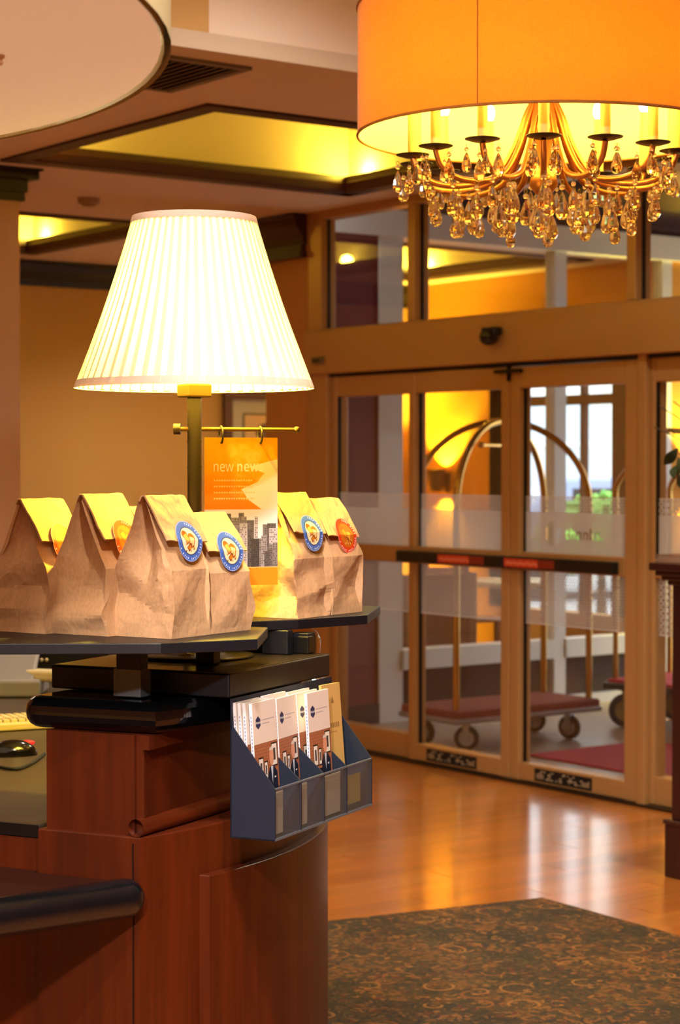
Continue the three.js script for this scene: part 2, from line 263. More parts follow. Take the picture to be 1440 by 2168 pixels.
{
  const t = struct('window_1', 'bronze framed transom glazing above the sliding entrance');
  part(t, 'frame', merge([bz(-9.02, -8.89, 2.285, 2.96), bz(-8.89, -5.0, 2.905, 2.96), bz(-8.89, -5.0, 2.27, 2.3)]), M.bronze);
  for (const [a, b] of [[-8.13, -8.07], [-6.525, -6.465], [-5.06, -5.0]]) part(t, 'mullion', bz(a, b, 2.3, 2.905), M.bronze);
  for (const [a, b] of [[-8.89, -8.13], [-8.07, -6.525], [-6.465, -5.06]]) glazing(t, a, b, 2.3, 2.905);
  const d = struct('door_1', 'bronze framed automatic sliding glass entrance');
  part(d, 'header', bz(-9.02, -5.0, 2.052, 2.285, 0.14, -0.03), M.bronze, 'broad bronze door header');
  part(d, 'track_gap', boxAt(-8.85, -5.05, 2.034, 2.054, ZW - 0.09, ZW - 0.02), M.black);
  part(d, 'jamb', bz(-9.02, -8.84, 0, 2.06), M.bronze); part(d, 'post', bz(-6.452, -6.4, 0, 2.06, 0.14), M.bronze);
  part(d, 'threshold', boxAt(-9.02, -5.0, -0.001, 0.012, ZW - 0.14, ZW + 0.015), M.black);
  const leaf = (x0, x1, l, r, kind, bar) => {
    const q = grp(d, 'sliding_leaf', kind === 'logo' ? 'sliding leaf with a word on its frosted band' : 'sliding leaf with a plain frosted band');
    part(q, 'stile', bz(x0, l, 0.012, 2.03, 0.09, 0.01), M.bronze); part(q, 'stile', bz(r, x1, 0.012, 2.03, 0.09, 0.01), M.bronze);
    part(q, 'bottom_rail', bz(l, r, 0.014, 0.1, 0.09, 0.012), M.bronze); part(q, 'top_rail', bz(l, r, 1.925, 2.03, 0.09, 0.012), M.bronze); part(q, 'middle_rail', bz(l, r, 1.04, 1.128, 0.085, 0.012), M.bronze);
    glazing(q, l, r, 0.1, 1.04); glazing(q, l, r, 1.128, 1.925, null);
    const pl = (a, b) => new THREE.PlaneGeometry(r - l - 0.014, b - a).translate((l + r) / 2 + 0.006, (a + b) / 2, ZW - 0.045);
    part(q, 'frosted_film', pl(1.128, 1.4), FILM[kind], 'frosted film band on the glass'); part(q, 'frosted_film', pl(0.78, 1.04), FILM.low, 'perforated film band on the glass');
    part(q, 'push_bar', rboxAt(bar[0], bar[1], 1.046, 1.106, ZW - 0.012, ZW + 0.03, 0.008), M.black, 'black push bar');
    const tex = canvasTex(256, 40, (g, w, h) => { g.fillStyle = '#c2401f'; g.fillRect(0, 0, w, h); g.fillStyle = '#7d2410'; g.fillRect(w * 0.68, 0, w * 0.32, h); g.fillStyle = '#e88a66'; for (let i = 10; i < 165; i += 11) g.fillRect(i, 12 + (i % 3) * 2, 7, 15); });
    part(q, 'red_label', new THREE.PlaneGeometry(0.36, 0.042).translate(bar[2], 1.076, ZW + 0.0305), std('#ffffff', 0.6, { map: tex }), 'red warning label with pale lettering');
    const t2 = canvasTex(256, 50, (g, w, h) => { g.fillStyle = '#0a0a0a'; g.fillRect(0, 0, w, h); g.fillStyle = '#c9b79a'; for (let i = 0; i < 46; i++) g.fillRect(6 + hash(i, 1, 4) * 235, 8 + Math.floor(hash(i, 2, 4) * 4) * 9, 3 + hash(i, 3, 4) * 9, 5); g.fillStyle = '#8d7a60'; g.fillRect(8, 20, 34, 20); g.fillRect(210, 22, 34, 18); });
    part(q, 'notice_strip', new THREE.PlaneGeometry(0.4, 0.062).translate(bar[3], 0.055, ZW - 0.0115), std('#ffffff', 0.6, { map: t2 }), 'black notice strip with pale lettering');
  };
  leaf(-8.13, -7.336, -8.08, -7.4, 'plain', [-8.19, -7.345, -7.66, -7.78]); leaf(-7.33, -6.452, -7.265, -6.54, 'logo', [-7.325, -6.575, -7.15, -6.95]);
  part(d, 'meeting_plate', merge([boxAt(-7.43, -7.24, 2.0, 2.018, ZW - 0.012, ZW + 0.012), boxAt(-7.337, -7.329, 1.96, 2.035, ZW - 0.02, ZW + 0.008)]), M.black, 'black guide plate where the leaves meet');
  const side = (name, label, x0, x1, l, r) => {
    const s = struct(name, label); part(s, 'stile', bz(x0, l, 0.012, 2.05, 0.11, 0.03), M.bronze); if (r < x1) part(s, 'stile', bz(r, x1, 0.012, 2.05, 0.11, 0.03), M.bronze);
    part(s, 'top_rail', bz(l, r, 1.925, 2.05, 0.11, 0.032), M.bronze); part(s, 'middle_rail', bz(l, r, 1.04, 1.126, 0.11, 0.032), M.bronze); part(s, 'bottom_rail', bz(l, r, 0.012, 0.14, 0.11, 0.032), M.bronze);
    glazing(s, l, r, 1.126, 1.925, 'plain'); part(s, 'glass_pane', boxAt(l, r, 0.14, 1.04, ZW - 0.055, ZW - 0.049), M.glass); return s;
  };
  side('window_2', 'fixed bronze framed sidelight in front of the maroon panel', -8.84, -8.13, -8.79, -8.14);
  side('window_3', 'fixed bronze framed sidelight beside the mahogany pedestal', -6.4, -5.0, -6.37, -5.06);
}
{
  const c = thing('security_camera', 'black dome camera on the bronze door header', 'camera', [-7.389, 2.19, ZW + 0.03]);
  part(c, 'mount', rboxAt(-0.05, 0.05, -0.005, 0.035, 0, 0.06, 0.01), M.black); part(c, 'dome', new THREE.SphereGeometry(0.048, 20, 12).scale(1, 0.85, 1).translate(0, -0.015, 0.048), phys('#050506', 0.08));
  const s = thing('motion_sensor', 'small grey motion sensor on the bronze header beside the pier', 'sensor', [-8.87, 2.125, ZW + 0.03]);
  part(s, 'housing', rboxAt(-0.05, 0.05, -0.018, 0.018, 0, 0.02, 0.006), std('#6d5a48', 0.6)); part(s, 'lens', boxAt(-0.03, 0.03, -0.008, 0.008, 0.0195, 0.021), M.black);
}
{
  const v = thing('ceiling_vent', 'dark grey slatted air vent in the plaster ceiling', 'vent', [-6.1, CEIL, -3.62]);
  part(v, 'frame', merge([boxAt(-0.27, 0.27, -0.012, 0, -0.31, -0.28), boxAt(-0.27, 0.27, -0.012, 0, 0.28, 0.31), boxAt(-0.27, -0.24, -0.012, 0, -0.28, 0.28), boxAt(0.24, 0.27, -0.012, 0, -0.28, 0.28)]), std('#6f6258', 0.6));
  part(v, 'backing', boxAt(-0.24, 0.24, -0.003, -0.001, -0.28, 0.28), std('#3c342f', 0.8));
  for (let i = 0; i < 16; i++) { const s = part(v, 'slat', boxAt(-0.24, 0.24, -0.0015, 0.0015, -0.012, 0.012), std('#85766b', 0.6)); s.position.set(0, -0.009, -0.26 + i * 0.0347); s.rotation.x = 0.5; }
  const d = onY(190, 422, CEIL), k = thing('smoke_detector', 'small round smoke detector on the ceiling between the coffers', 'detector', [d.x, CEIL, d.z]);
  part(k, 'body', cyl(0.055, 0.062, 0.03, 24, 0, -0.03, 0), std('#a3876f', 0.7)); part(k, 'grille', cyl(0.03, 0.045, 0.012, 20, 0, -0.042, 0), std('#8a6f5a', 0.7));
}

// ---------------------------------------------------------------- reception desk; local x recedes to the right, local z points to the brochure side
const TURN = Math.atan2(0.8815, -0.4726), C0 = W(-0.206, 3.687);
const ux = [-0.4726, -0.8815], uz = [0.8815, -0.4726];
const L = (x, z, y = 0) => new THREE.Vector3(C0.x + ux[0] * x + uz[0] * z, y, C0.z + ux[1] * x + uz[1] * z);
const toL = (p) => { const dx = p.x - C0.x, dz = p.z - C0.z; return [dx * ux[0] + dz * ux[1], dx * uz[0] + dz * uz[1]]; };
const bow = (off, x0, x1, n = 24) => { const out = []; for (let i = 0; i <= n; i++) { const x = lerp(x0, x1, i / n), t = (x - 0.233) / 0.4; out.push([x, -0.12 + off + 0.085 * (1 - t * t)]); } return out; };
{
  const d = thing('reception_desk', 'mahogany reception desk pod with bowed front and raised panel', 'desk', C0, TURN);
  const wood = (g, n, o = 0, lab) => part(d, n, metric(g, 'y', 1.1, o), M.mahogany, lab);
  wood(boxAt(-0.12, 0.58, 0.86, 1.056, -0.318, -0.112), 'upper_body', 0.3);
  wood(prism([...bow(0, -0.14, 0.61), [0.61, -0.33], [-0.14, -0.33]], 0, 0.872, 0.004), 'lower_body', 0.8);
  wood(boxAt(-0.128, -0.12, 0.87, 1.056, -0.319, -0.128), 'end_panel', 1.4);
  wood(boxAt(-0.125, 0.59, 1.03, 1.056, -0.112, -0.098), 'upper_trim', 2.0);
  // half-round moulding along the brochure side
  const m = part(d, 'waist_moulding', metric(tube([[-0.14, 0.888, -0.118], [0.1, 0.888, -0.108], [0.35, 0.888, -0.108], [0.6, 0.888, -0.118]], 0.017, 20, 10), 'x', 1.1), M.mahogany);
  // raised bowed panel
  const outer = bow(0.022, 0.0, 0.6), inner = bow(-0.002, 0.0, 0.6).reverse();
  wood(prism([...outer, ...inner], 0.08, 0.782, 0.003), 'raised_panel', 3.1);
  wood(prism([...bow(0.026, -0.144, 0.614), [0.614, -0.335], [-0.144, -0.335]], 0, 0.07, 0.006), 'plinth', 4);
  // lower cabinet beside the pod
  wood(prism([[-0.128, -0.331], [0.9, -0.331], [2.3, -1.25], [2.3, -2.2], [-0.128, -2.2]], 0, 0.85), 'side_cabinet', 5);
  part(d, 'seam', boxAt(-0.1432, -0.1415, 0.07, 0.86, -0.1235, -0.1218), M.darkWood);
  const hp = toL(onY(10, 2050, 0.6)); 
  part(d, 'cabinet_latch', merge([rboxAt(-0.15, -0.128, 0.6, 0.645, -0.475, -0.445, 0.004), cyl(0.006, 0.006, 0.03, 10, -0.145, 0.64, -0.46)]), M.steel, 'chrome cabinet latch');

  const t = thing('counter_ledge', 'polished black granite ledge with rounded end on the desk pod', 'countertop', C0, TURN);
  const gp = [...bow(0.012, -0.118, 0.66).map(([x, z]) => [x, Math.max(z, -0.2)]), [0.7, -0.16], [0.7, -0.34]]; for (let i = 0; i <= 8; i++) { const a = i / 8 * Math.PI / 2; gp.push([-0.085 - 0.045 * Math.sin(a), -0.34 - 0.045 * Math.cos(a)]); }
  part(t, 'slab', prism(gp, 1.056, 1.116, 0.027), M.granite);
  const ws = thing('work_surface', 'olive brown laminate work surface behind the desk panel', 'worktop', C0, TURN);
  part(ws, 'top', metric(prism([[-0.129, -0.335], [0.91, -0.335], [2.31, -1.25], [2.31, -2.2], [-0.129, -2.2]], 0.851, 0.876, 0.004), 'x'), std('#43382a', 0.45)); part(ws, 'edge_strip', boxAt(-0.131, -0.129, 0.852, 0.875, -2.2, -0.336), M.darkWood);
  const l = thing('low_ledge', 'dark brown low ledge with a black rounded front edge below the desk panel', 'ledge', C0, TURN);
  part(l, 'shelf', metric(prism([[-0.146, -0.125], [-0.8, -0.474], [-0.8, -1.3], [-0.13, -1.3], [-0.13, -0.34], [-0.146, -0.34]], 0.752, 0.79, 0.002), 'z', 1.1, 0.6), phys('#32140c', 0.4));
  const e0 = new THREE.Vector3(-0.168, 0.765, -0.124), e1 = new THREE.Vector3(-0.85, 0.765, -0.488), dir = e1.clone().sub(e0), len = dir.length();
  const bar = new THREE.CapsuleGeometry(0.036, len, 6, 20).scale(1, 1, 1); bar.applyQuaternion(new THREE.Quaternion().setFromUnitVectors(new THREE.Vector3(0, 1, 0), dir.normalize())); bar.translate(...e0.clone().add(e1).multiplyScalar(0.5).toArray());
  part(l, 'rounded_edge', bar, phys('#0a0d14', 0.3, { clearcoat: 0.4 }), 'black rounded edge');
}
// display riser, shelves
{
  const r = thing('display_riser', 'low black display riser box under the lamp', 'riser', C0, TURN);
  part(r, 'box', rboxAt(0, 0.435, 1.117, 1.162, -0.393, 0, 0.004), M.navy);
  part(r, 'top_board', rboxAt(0.004, 0.431, 1.1605, 1.1635, -0.389, -0.004, 0.001), phys('#2a2218', 0.28, { clearcoat: 0.3 }));
  const poly = (pts) => pts.map(([px, py]) => toL(onY(px, py, 1.235)));
  const tray = (label, pts, posts, lab) => {
    const s = thing('display_shelf', label, 'shelf', C0, TURN, undefined);
    part(s, 'board', prism(pts, 1.214, 1.234, 0.002), M.navy);
    for (const [x0, x1, z0, z1, y0] of posts) part(s, 'post', rboxAt(x0, x1, y0, 1.214, z0, z1, 0.003), M.navy);
    return s;
  };
  const a = poly([[-160, 1362], [340, 1361], [545, 1352]]);
  const s1 = tray('black shelf carrying the five paper bags before the lamp', [a[0], a[1], a[2], [0.195, -0.02], [0.195, -0.58], [a[0][0] + 0.1, -0.62]], [[-0.075, -0.045, -0.2, -0.147, 1.117], [0.12, 0.15, -0.14, -0.1, 1.164]]);
  part(s1, 'clear_sleeve', new THREE.BoxGeometry(0.036, 0.05, 0.059).translate(-0.06, 1.145, -0.1735), phys('#e8eef5', 0.05, { transmission: 0.92, thickness: 0 }), 'clear plastic sleeve on the post');
  const b = poly([[515, 1315], [631, 1311], [778, 1301]]);
  tray('black shelf carrying two paper bags behind the lamp', [b[0], b[1], b[2], [0.82, -0.06], [0.8, -0.34], [0.33, -0.36], [0.3, -0.15]], [[0.36, 0.385, -0.12, -0.06, 1.164], [0.385, 0.56, -0.1, -0.08, 1.17]].slice(0, 1));
  const bx = thing('black_organiser', 'small black organiser tray under the rear shelf', 'organiser', L(0.425, -0.13, 1.164), TURN);
  part(bx, 'body', merge([rboxAt(-0.03, 0.008, 0, 0.036, -0.11, 0.1, 0.003)]), M.black); part(bx, 'divider', rboxAt(-0.028, 0.006, 0.034, 0.042, 0.06, 0.098, 0.002), M.navy);
}

// ---------------------------------------------------------------- table lamp
{
  const p = L(0.246, -0.212, 1.164), t = thing('table_lamp', 'lit table lamp with a pleated ivory shade on the black riser', 'lamp', p, 0);
  const Y = (y) => y - 1.164;
  part(t, 'base', lathe([[0, 0], [0.118, 0], [0.118, 0.004], [0.112, 0.007], [0.07, 0.008], [0.066, 0.011], [0.026, 0.012], [0.024, 0.03], [0, 0.03]], 48), M.bronzeDark);
  part(t, 'stem', lathe([[0.0145, 0.028], [0.0145, 0.38], [0.0152, 0.382], [0.0145, 0.386], [0.0145, 0.43], [0.0152, 0.432], [0.0145, 0.436], [0.0145, 0.525]], 24), M.bronzeDark);
  part(t, 'collar', rboxAt(-0.026, 0.026, 0.522, 0.549, -0.026, 0.026, 0.004), M.oldBrass, 'brass collar');
  part(t, 'socket', cyl(0.016, 0.02, 0.06, 20, 0, 0.549, 0), M.oldBrass);
  const y0 = Y(1.708), y1 = Y(2.045), R0 = 0.2385, R1 = 0.1225, N = 56, g = [];
  const pos = [], idx = [], rows = 12, fold = [[0, -0.0012], [0.08, 0.0022], [0.5, 0.003], [0.94, 0.0022], [1.0, 0.0012], [0.6, 0.0002], [0.61, -0.0012], [0.8, -0.0016]], K = fold.length, seg = N * K;
  for (let j = 0; j <= rows; j++) for (let i = 0; i <= seg; i++) {   // knife pleats: each fold lies three layers deep over its neighbour
    const v = j / rows, k = Math.floor(i / K) % N, [fa, fr] = fold[i % K], open = 0.75 + 0.5 * hash(k, 3, 1), a = (Math.floor(i / K) + (fa > 0.55 && fa < 0.7 ? lerp(0.86, fa, open) : fa) + 0.1 * (noise(k * 2.3, v * 2.5) - 0.5)) / N * 2 * Math.PI;
    const r = lerp(R0, R1, v) - 0.005 * Math.sin(v * Math.PI) + fr * (0.8 + 0.6 * hash(k, 9, 2)) - 0.002; pos.push(r * Math.cos(a), lerp(y0, y1, v), r * Math.sin(a));
  }
  for (let j = 0; j < rows; j++) for (let i = 0; i < seg; i++) { const q = j * (seg + 1) + i; idx.push(q, q + seg + 1, q + 1, q + 1, q + seg + 1, q + seg + 2); }
  let sg = new THREE.BufferGeometry(); sg.setAttribute('position', new THREE.Float32BufferAttribute(pos, 3)); sg.setIndex(idx); sg.computeVertexNormals(); sg = toCreasedNormals(sg, 0.9);
  part(t, 'shade', sg, phys(new THREE.Color().setRGB(0.95, 0.92, 0.82), 1, { transmission: 0.27, thickness: 0, side: THREE.DoubleSide }), 'pleated ivory fabric shade');
  const band = (y, h, r, d) => lathe([[r, y], [r + 0.002, y], [r + 0.002 - d, y + h], [r - d, y + h], [r, y]], 72);
  part(t, 'bottom_trim', band(y0 - 0.004, 0.016, R0 + 0.001, 0.006), phys('#f0dcd2', 1, { transmission: 0.12, thickness: 0 }), 'pale fabric trim band'); part(t, 'top_trim', band(y1 - 0.012, 0.014, R1 + 0.004, 0.004), phys('#f0dcd2', 1, { transmission: 0.12, thickness: 0 }), 'pale fabric trim band');
  part(t, 'harp', merge([tube([[0.02, 0.6, 0], [0.06, 0.7, 0], [0.05, 0.82, 0], [0, 0.868, 0]], 0.0025, 20, 6), tube([[-0.02, 0.6, 0], [-0.06, 0.7, 0], [-0.05, 0.82, 0], [0, 0.868, 0]], 0.0025, 20, 6)]), M.oldBrass);
  for (let k = 0; k < 3; k++) part(t, 'spider_arm', tube([[0, 0.868, 0], [0.124 * Math.cos(k * 2.09), 0.868, 0.124 * Math.sin(k * 2.09)]], 0.002, 2, 6), M.oldBrass);
  part(t, 'bulb', new THREE.SphereGeometry(0.03, 20, 14).scale(1, 1.25, 1).translate(0, 0.66, 0), glow(WARM, 6), 'glowing bulb');
  lamp(p.clone().add(new THREE.Vector3(0, 0.66, 0)), WARM, 8.5, 1.6);
  // sign rod
  const ra = 70 * Math.PI / 180, rod = W(Math.sin(ra), Math.cos(ra)), at = (s, y = 0) => rod.clone().multiplyScalar(s).setY(y), ry = Y(1.55 + 0.0725);
  part(t, 'sign_rod', tube([at(-0.03, ry), at(0.214, ry)], 0.0042, 4, 10), M.oldBrass, 'thin brass rod'); part(t, 'rod_end', new THREE.SphereGeometry(0.007, 14, 10).translate(...at(0.217, ry).toArray()), M.oldBrass);
  part(t, 'knob', new THREE.CylinderGeometry(0.011, 0.011, 0.014, 18).rotateZ(Math.PI / 2).rotateY(0.9).translate(...at(-0.036, ry).toArray()), M.bronzeDark, 'dark clamp knob');
  // sign
  const q = p.clone().add(at(0.0977)), sg2 = thing('hanging_sign', 'orange printed sign hanging from the lamp by two rings', 'sign', [q.x, 1.606, q.z], Math.atan2(-rod.z, rod.x));
  const art = canvasTex(512, 832, (c, w, h) => {
    const gr = c.createLinearGradient(0, 0, 0, h * 0.48); gr.addColorStop(0, '#f8b400'); gr.addColorStop(0.5, '#ffad00'); gr.addColorStop(1, '#fb8c06'); c.fillStyle = gr; c.fillRect(0, 0, w, h);
    c.fillStyle = '#fff6e4'; c.beginPath(); c.moveTo(w, 120); c.lineTo(w * 0.74, 150); c.lineTo(w * 0.6, 165); c.lineTo(w * 0.82, 200); c.lineTo(w * 0.72, 250); c.lineTo(w * 0.5, 290); c.lineTo(w * 0.6, 350); c.lineTo(w * 0.78, h * 0.485); c.lineTo(w, h * 0.485); c.fill();
    for (let i = 0; i < 60; i++) { c.globalAlpha = 0.1; c.beginPath(); c.arc(w * (0.35 + 0.6 * hash(i, 5, 1)), 20 + 300 * hash(i, 6, 1), 12 + 40 * hash(i, 7, 1), 0, 7); c.fill(); } c.globalAlpha = 1;
    c.fillStyle = '#fffdf5'; c.font = '78px sans-serif'; c.fillText('new', 58, 190); c.font = 'bold 78px sans-serif'; c.fillText('news', 222, 190);
    c.fillStyle = '#ffe2a4'; for (let r = 0; r < 4; r++) for (let x = 66; x < 330 + r * 8; x += 17) c.fillRect(x, 236 + r * 34, 9 + 5 * hash(x, r, 2), 9);
    c.fillStyle = '#f4efee'; c.fillRect(0, h * 0.485, w, h * 0.39);
    for (let i = 0; i < 46; i++) { const x = w * (0.02 + 0.95 * hash(i, 1, 8)), bw = 22 + 50 * hash(i, 2, 8), top = h * (0.5 + 0.25 * hash(i, 3, 8) + 0.1 * Math.max(0, (x / w - 0.55) * 2)), s = 60 + 130 * hash(i, 4, 8); c.fillStyle = `rgb(${s},${s - 6},${s})`; c.fillRect(x, top, bw, h * 0.875 - top); c.fillStyle = `rgb(${s * 0.45},${s * 0.42},${s * 0.48})`; for (let yy = top + 8; yy < h * 0.87; yy += 13) for (let xx = x + 4; xx < x + bw - 6; xx += 11) if (hash(xx | 0, yy | 0, i) > 0.35) c.fillRect(xx, yy, 6, 7); }
    c.fillStyle = '#ffb26a'; c.fillRect(0, h * 0.875, w, 5); c.fillStyle = '#f9890c'; c.fillRect(0, h * 0.881, w, h); 
  });
  part(sg2, 'panel', boxAt(-0.0775, 0.0775, -0.3, 0, -0.0015, 0.0005), M.paper);
  part(sg2, 'print', new THREE.PlaneGeometry(0.155, 0.3).translate(0, -0.15, 0.001), std('#ffffff', 0.5, { map: art }), 'orange and white print with a city picture');
  for (const x of [-0.042, 0.041]) part(sg2, 'ring', new THREE.TorusGeometry(0.013, 0.0022, 8, 24).rotateY(Math.PI / 2).scale(1, 1.25, 1).translate(x, 0.0055, 0), M.bronzeDark, 'dark binder ring');
}

// ---------------------------------------------------------------- paper bags
const kraftTex = dataTex(256, 256, (u, v) => { const k = 0.88 + 0.12 * fbm(u * 60, v * 30, 1) + 0.06 * (noise(u * 200, v * 12) - 0.5); return [204 * k, 160 * k, 118 * k]; });
const kraftBump = dataTex(256, 256, (u, v) => { const a = Math.abs(fbm(u * 5, v * 5, 4) - 0.5) * 2, b = Math.abs(fbm(u * 11, v * 9, 8) - 0.5) * 2; const q = 255 * Math.min(1, 0.6 * a + 0.4 * b); return [q, q, q]; }, false);
const kraft = std('#ffffff', 0.82, { map: kraftTex, bumpMap: kraftBump, bumpScale: 0.0016 });
const stickerTex = (ring, ring2, kind) => canvasTex(256, 256, (g, w) => {
  const c = w / 2, disc = (r, f) => { g.fillStyle = f; g.beginPath(); g.arc(c, c, r, 0, 7); g.fill(); };
  disc(128, ring); g.strokeStyle = '#dfe6ff'; g.lineWidth = 2; g.beginPath(); g.arc(c, c, 124, 0, 7); g.stroke();
  g.save(); g.translate(c, c); g.fillStyle = '#eef1ff'; for (let i = 0; i < 26; i++) { g.rotate(Math.PI / 19); if (i % 5 !== 4) g.fillRect(-3, -116, 5 + (i % 3), 11); } g.restore();
  disc(90, ring2); disc(83, kind ? '#c86a14' : '#f3dfb8');
  const loaf = (x, y, a, w0, h0, f1, f2) => { g.save(); g.translate(c + x, c + y); g.rotate(a); g.fillStyle = f1; g.beginPath(); g.ellipse(0, -h0 * 0.3, w0 * 0.56, h0 * 0.36, 0, 0, 7); g.fill(); g.fillRect(-w0 / 2, -h0 * 0.35, w0, h0 * 0.85); g.fillStyle = f2; g.fillRect(-w0 * 0.38, -h0 * 0.32, w0 * 0.76, h0 * 0.7); g.restore(); };
  loaf(-26, -18, -0.35, 52, 74, '#a9561a', kind ? '#d98a24' : '#e0a94c'); loaf(20, 4, 0.25, 56, 78, '#b9681c', kind ? '#e2a030' : '#f0cf8c'); loaf(-10, 42, 0.9, 34, 44, '#8a3d12', '#c9781f');
  for (let i = 0; i < 14; i++) { g.fillStyle = ['#7a3410', '#f0c45e', '#c9781f'][i % 3]; g.beginPath(); g.ellipse(c - 50 + 100 * hash(i, 1, kind + 3), c + 20 + 50 * hash(i, 2, kind + 3), 6, 5, i, 0, 7); g.fill(); }
});
const STICK = { blue: std('#ffffff', 0.5, { map: stickerTex('#3f66c0', '#33406e', 0) }), orange: std('#ffffff', 0.5, { map: stickerTex('#d63c08', '#c8560f', 1) }) };
function bag(label, at, turn, H, kind, sd, y0 = 0.125, w = 0.118, d = 0.136) {
  const t = thing('paper_bag', label, 'bag', at, turn, 'kraft paper bags around the lamp');
  const pos = [], idx = [], rows = 40, per = [], nf = 14, ns = 14;
  for (let i = 0; i < nf; i++) per.push([lerp(-1, 1, i / nf), 1, 0]); for (let i = 0; i < ns; i++) per.push([1, lerp(1, -1, i / ns), 1]);
  for (let i = 0; i < nf; i++) per.push([lerp(1, -1, i / nf), -1, 0]); for (let i = 0; i < ns; i++) per.push([-1, lerp(-1, 1, i / ns), 1]);
  const n = per.length;
  const halfD = (y) => (y < y0 ? d / 2 * (1 + 0.03 * Math.sin(y / y0 * 3)) : lerp(d / 2, 0.0035, Math.pow((y - y0) / (H - y0), 0.92)));
  for (let j = 0; j <= rows; j++) {
    const v = j / rows, y = H * v, hd = halfD(y), g = 0.036 * sm(Math.min(1, Math.max(0, (v - 0.12) / 0.75))), hw = w / 2 * (1 - 0.03 * v);
    for (const [a, b, s] of per) {
      let x = a * hw, z = b * hd; if (s) x -= Math.sign(a) * g * (1 - Math.abs(b));
      const k = Math.min(1, v * 6) * (1 - 0.62 * v), face = s ? (a > 0 ? 1 : 2) : (b > 0 ? 3 : 4), q = s ? z : x;
      let o = 0; for (let m = 0; m < 7; m++) { const th = Math.PI * hash(m, face, sd), c = (hash(m, face + 9, sd) - 0.5) * 0.1, hy = 0.02 + 0.15 * hash(m, face + 20, sd), e = Math.abs(Math.cos(th) * (q - c) + Math.sin(th) * (y - hy)); o += (hash(m, face + 30, sd) - 0.45) * 0.6 * Math.max(-0.02, 0.02 - e); }   // creases: straight ridges and dents across each face
      o = o * k * (s ? 1.25 : 0.8) + 0.0012 * (fbm(q * 60, y * 60, sd) - 0.5) * k;
      pos.push(x + (s ? o * Math.sign(a) : 0), y, z + (s ? 0 : o * Math.sign(b) * (v < 0.97 ? 1 : 0)));
    }
  }
  for (let j = 0; j < rows; j++) for (let i = 0; i < n; i++) { const a = j * n + i, b = j * n + (i + 1) % n; idx.push(a, b, b + n, a, b + n, a + n); }
  const c0 = pos.length / 3; pos.push(0, 0, 0); for (let i = 0; i < n; i++) idx.push(c0, (i + 1) % n, i);
  let g = new THREE.BufferGeometry(); g.setAttribute('position', new THREE.Float32BufferAttribute(pos, 3)); g.setIndex(idx); g.computeVertexNormals();
  g = metric(toCreasedNormals(g, 0.3), 'y', 6, sd * 0.13);
  part(t, 'body', g, kraft);
  const fy = H * 0.675, fz = halfD(fy) + 0.016;
  const fl = sheet((u, v) => { const x = (u - 0.5) * w * 1.0, wob = 0.004 * (fbm(u * 4 + sd, v * 3, 2) - 0.5), sv = v < 0.12 ? v / 0.12 : 1; const q = Math.max(0, (v - 0.12) / 0.88); return [x, v < 0.12 ? lerp(H - 0.01, H + 0.003, sv) + wob : lerp(H + 0.003, fy, q) + wob * 2 - 0.006 * (u - 0.5) * q, v < 0.12 ? lerp(-0.007, 0.001, sv) : lerp(0.002, fz, Math.pow(q, 0.9)) + 0.006 * (fbm(u * 5 + sd * 2, v * 4, 6) - 0.4) * q]; }, 14, 12, 0.0035);
  part(t, 'flap', metric(fl, 'y', 6, sd * 0.2 + 0.3), kraft, 'folded over top flap');
  const sg = new THREE.RingGeometry(0.0002, 0.0365, 40, 10), sp = sg.attributes.position;
  for (let i = 0; i < sp.count; i++) { const y = sp.getY(i) * 1.08; sp.setY(i, y > 0 ? y * 0.9 : y); sp.setZ(i, y > 0 ? -y * 0.52 : -y * 0.1); }
  sg.computeVertexNormals();
  const st = part(t, 'sticker', sg, STICK[kind], kind === 'blue' ? 'round blue sticker' : 'round orange sticker'); st.position.set(0.002, fy + 0.002, fz + 0.0065);
  return t;
}
{
  // bags: front runs 33 degrees to the right of the view axis
  const al = 33 * Math.PI / 180, ad = [Math.sin(al), Math.cos(al)], bd = [-Math.cos(al), Math.sin(al)];   // lat, depth
  const turn = Math.atan2(-(FW[1] * ad[1] + RT[1] * ad[0]), FW[0] * ad[1] + RT[0] * ad[0]);
  const put = (lat, d, i, j) => W(lat + ad[0] * (0.06 + 0.127 * i) + bd[0] * (0.068 + 0.145 * j), d + ad[1] * (0.06 + 0.127 * i) + bd[1] * (0.068 + 0.145 * j), 1.2345);
  bag('tall kraft bag with a blue sticker at the corner of the shelf before the lamp', put(-0.306, 3.6, 0, 0), turn, 0.26, 'blue', 1);
  bag('shorter kraft bag with a blue sticker in front of the hanging sign', put(-0.306, 3.6, 1, 0), turn - 0.03, 0.226, 'blue', 2, 0.115);
  bag('kraft bag with an orange sticker beside the tall corner bag', put(-0.306, 3.575, 0, 1), turn + 0.02, 0.262, 'orange', 3);
  bag('kraft bag with an orange sticker at the far end of its row', put(-0.306, 3.55, 0, 2), turn - 0.02, 0.252, 'orange', 4);
  bag('kraft bag half hidden behind two bags of the shelf before the lamp', put(-0.306, 3.61, 1, 1), turn + 0.03, 0.236, 'orange', 5);
  bag('kraft bag with a blue sticker on the shelf behind the lamp', put(-0.0863, 4.075, 0, 0), turn, 0.258, 'blue', 6);
  bag('kraft bag with an orange sticker on the shelf behind the lamp', put(-0.0863, 4.075, 1, 0), turn, 0.245, 'orange', 7);
}

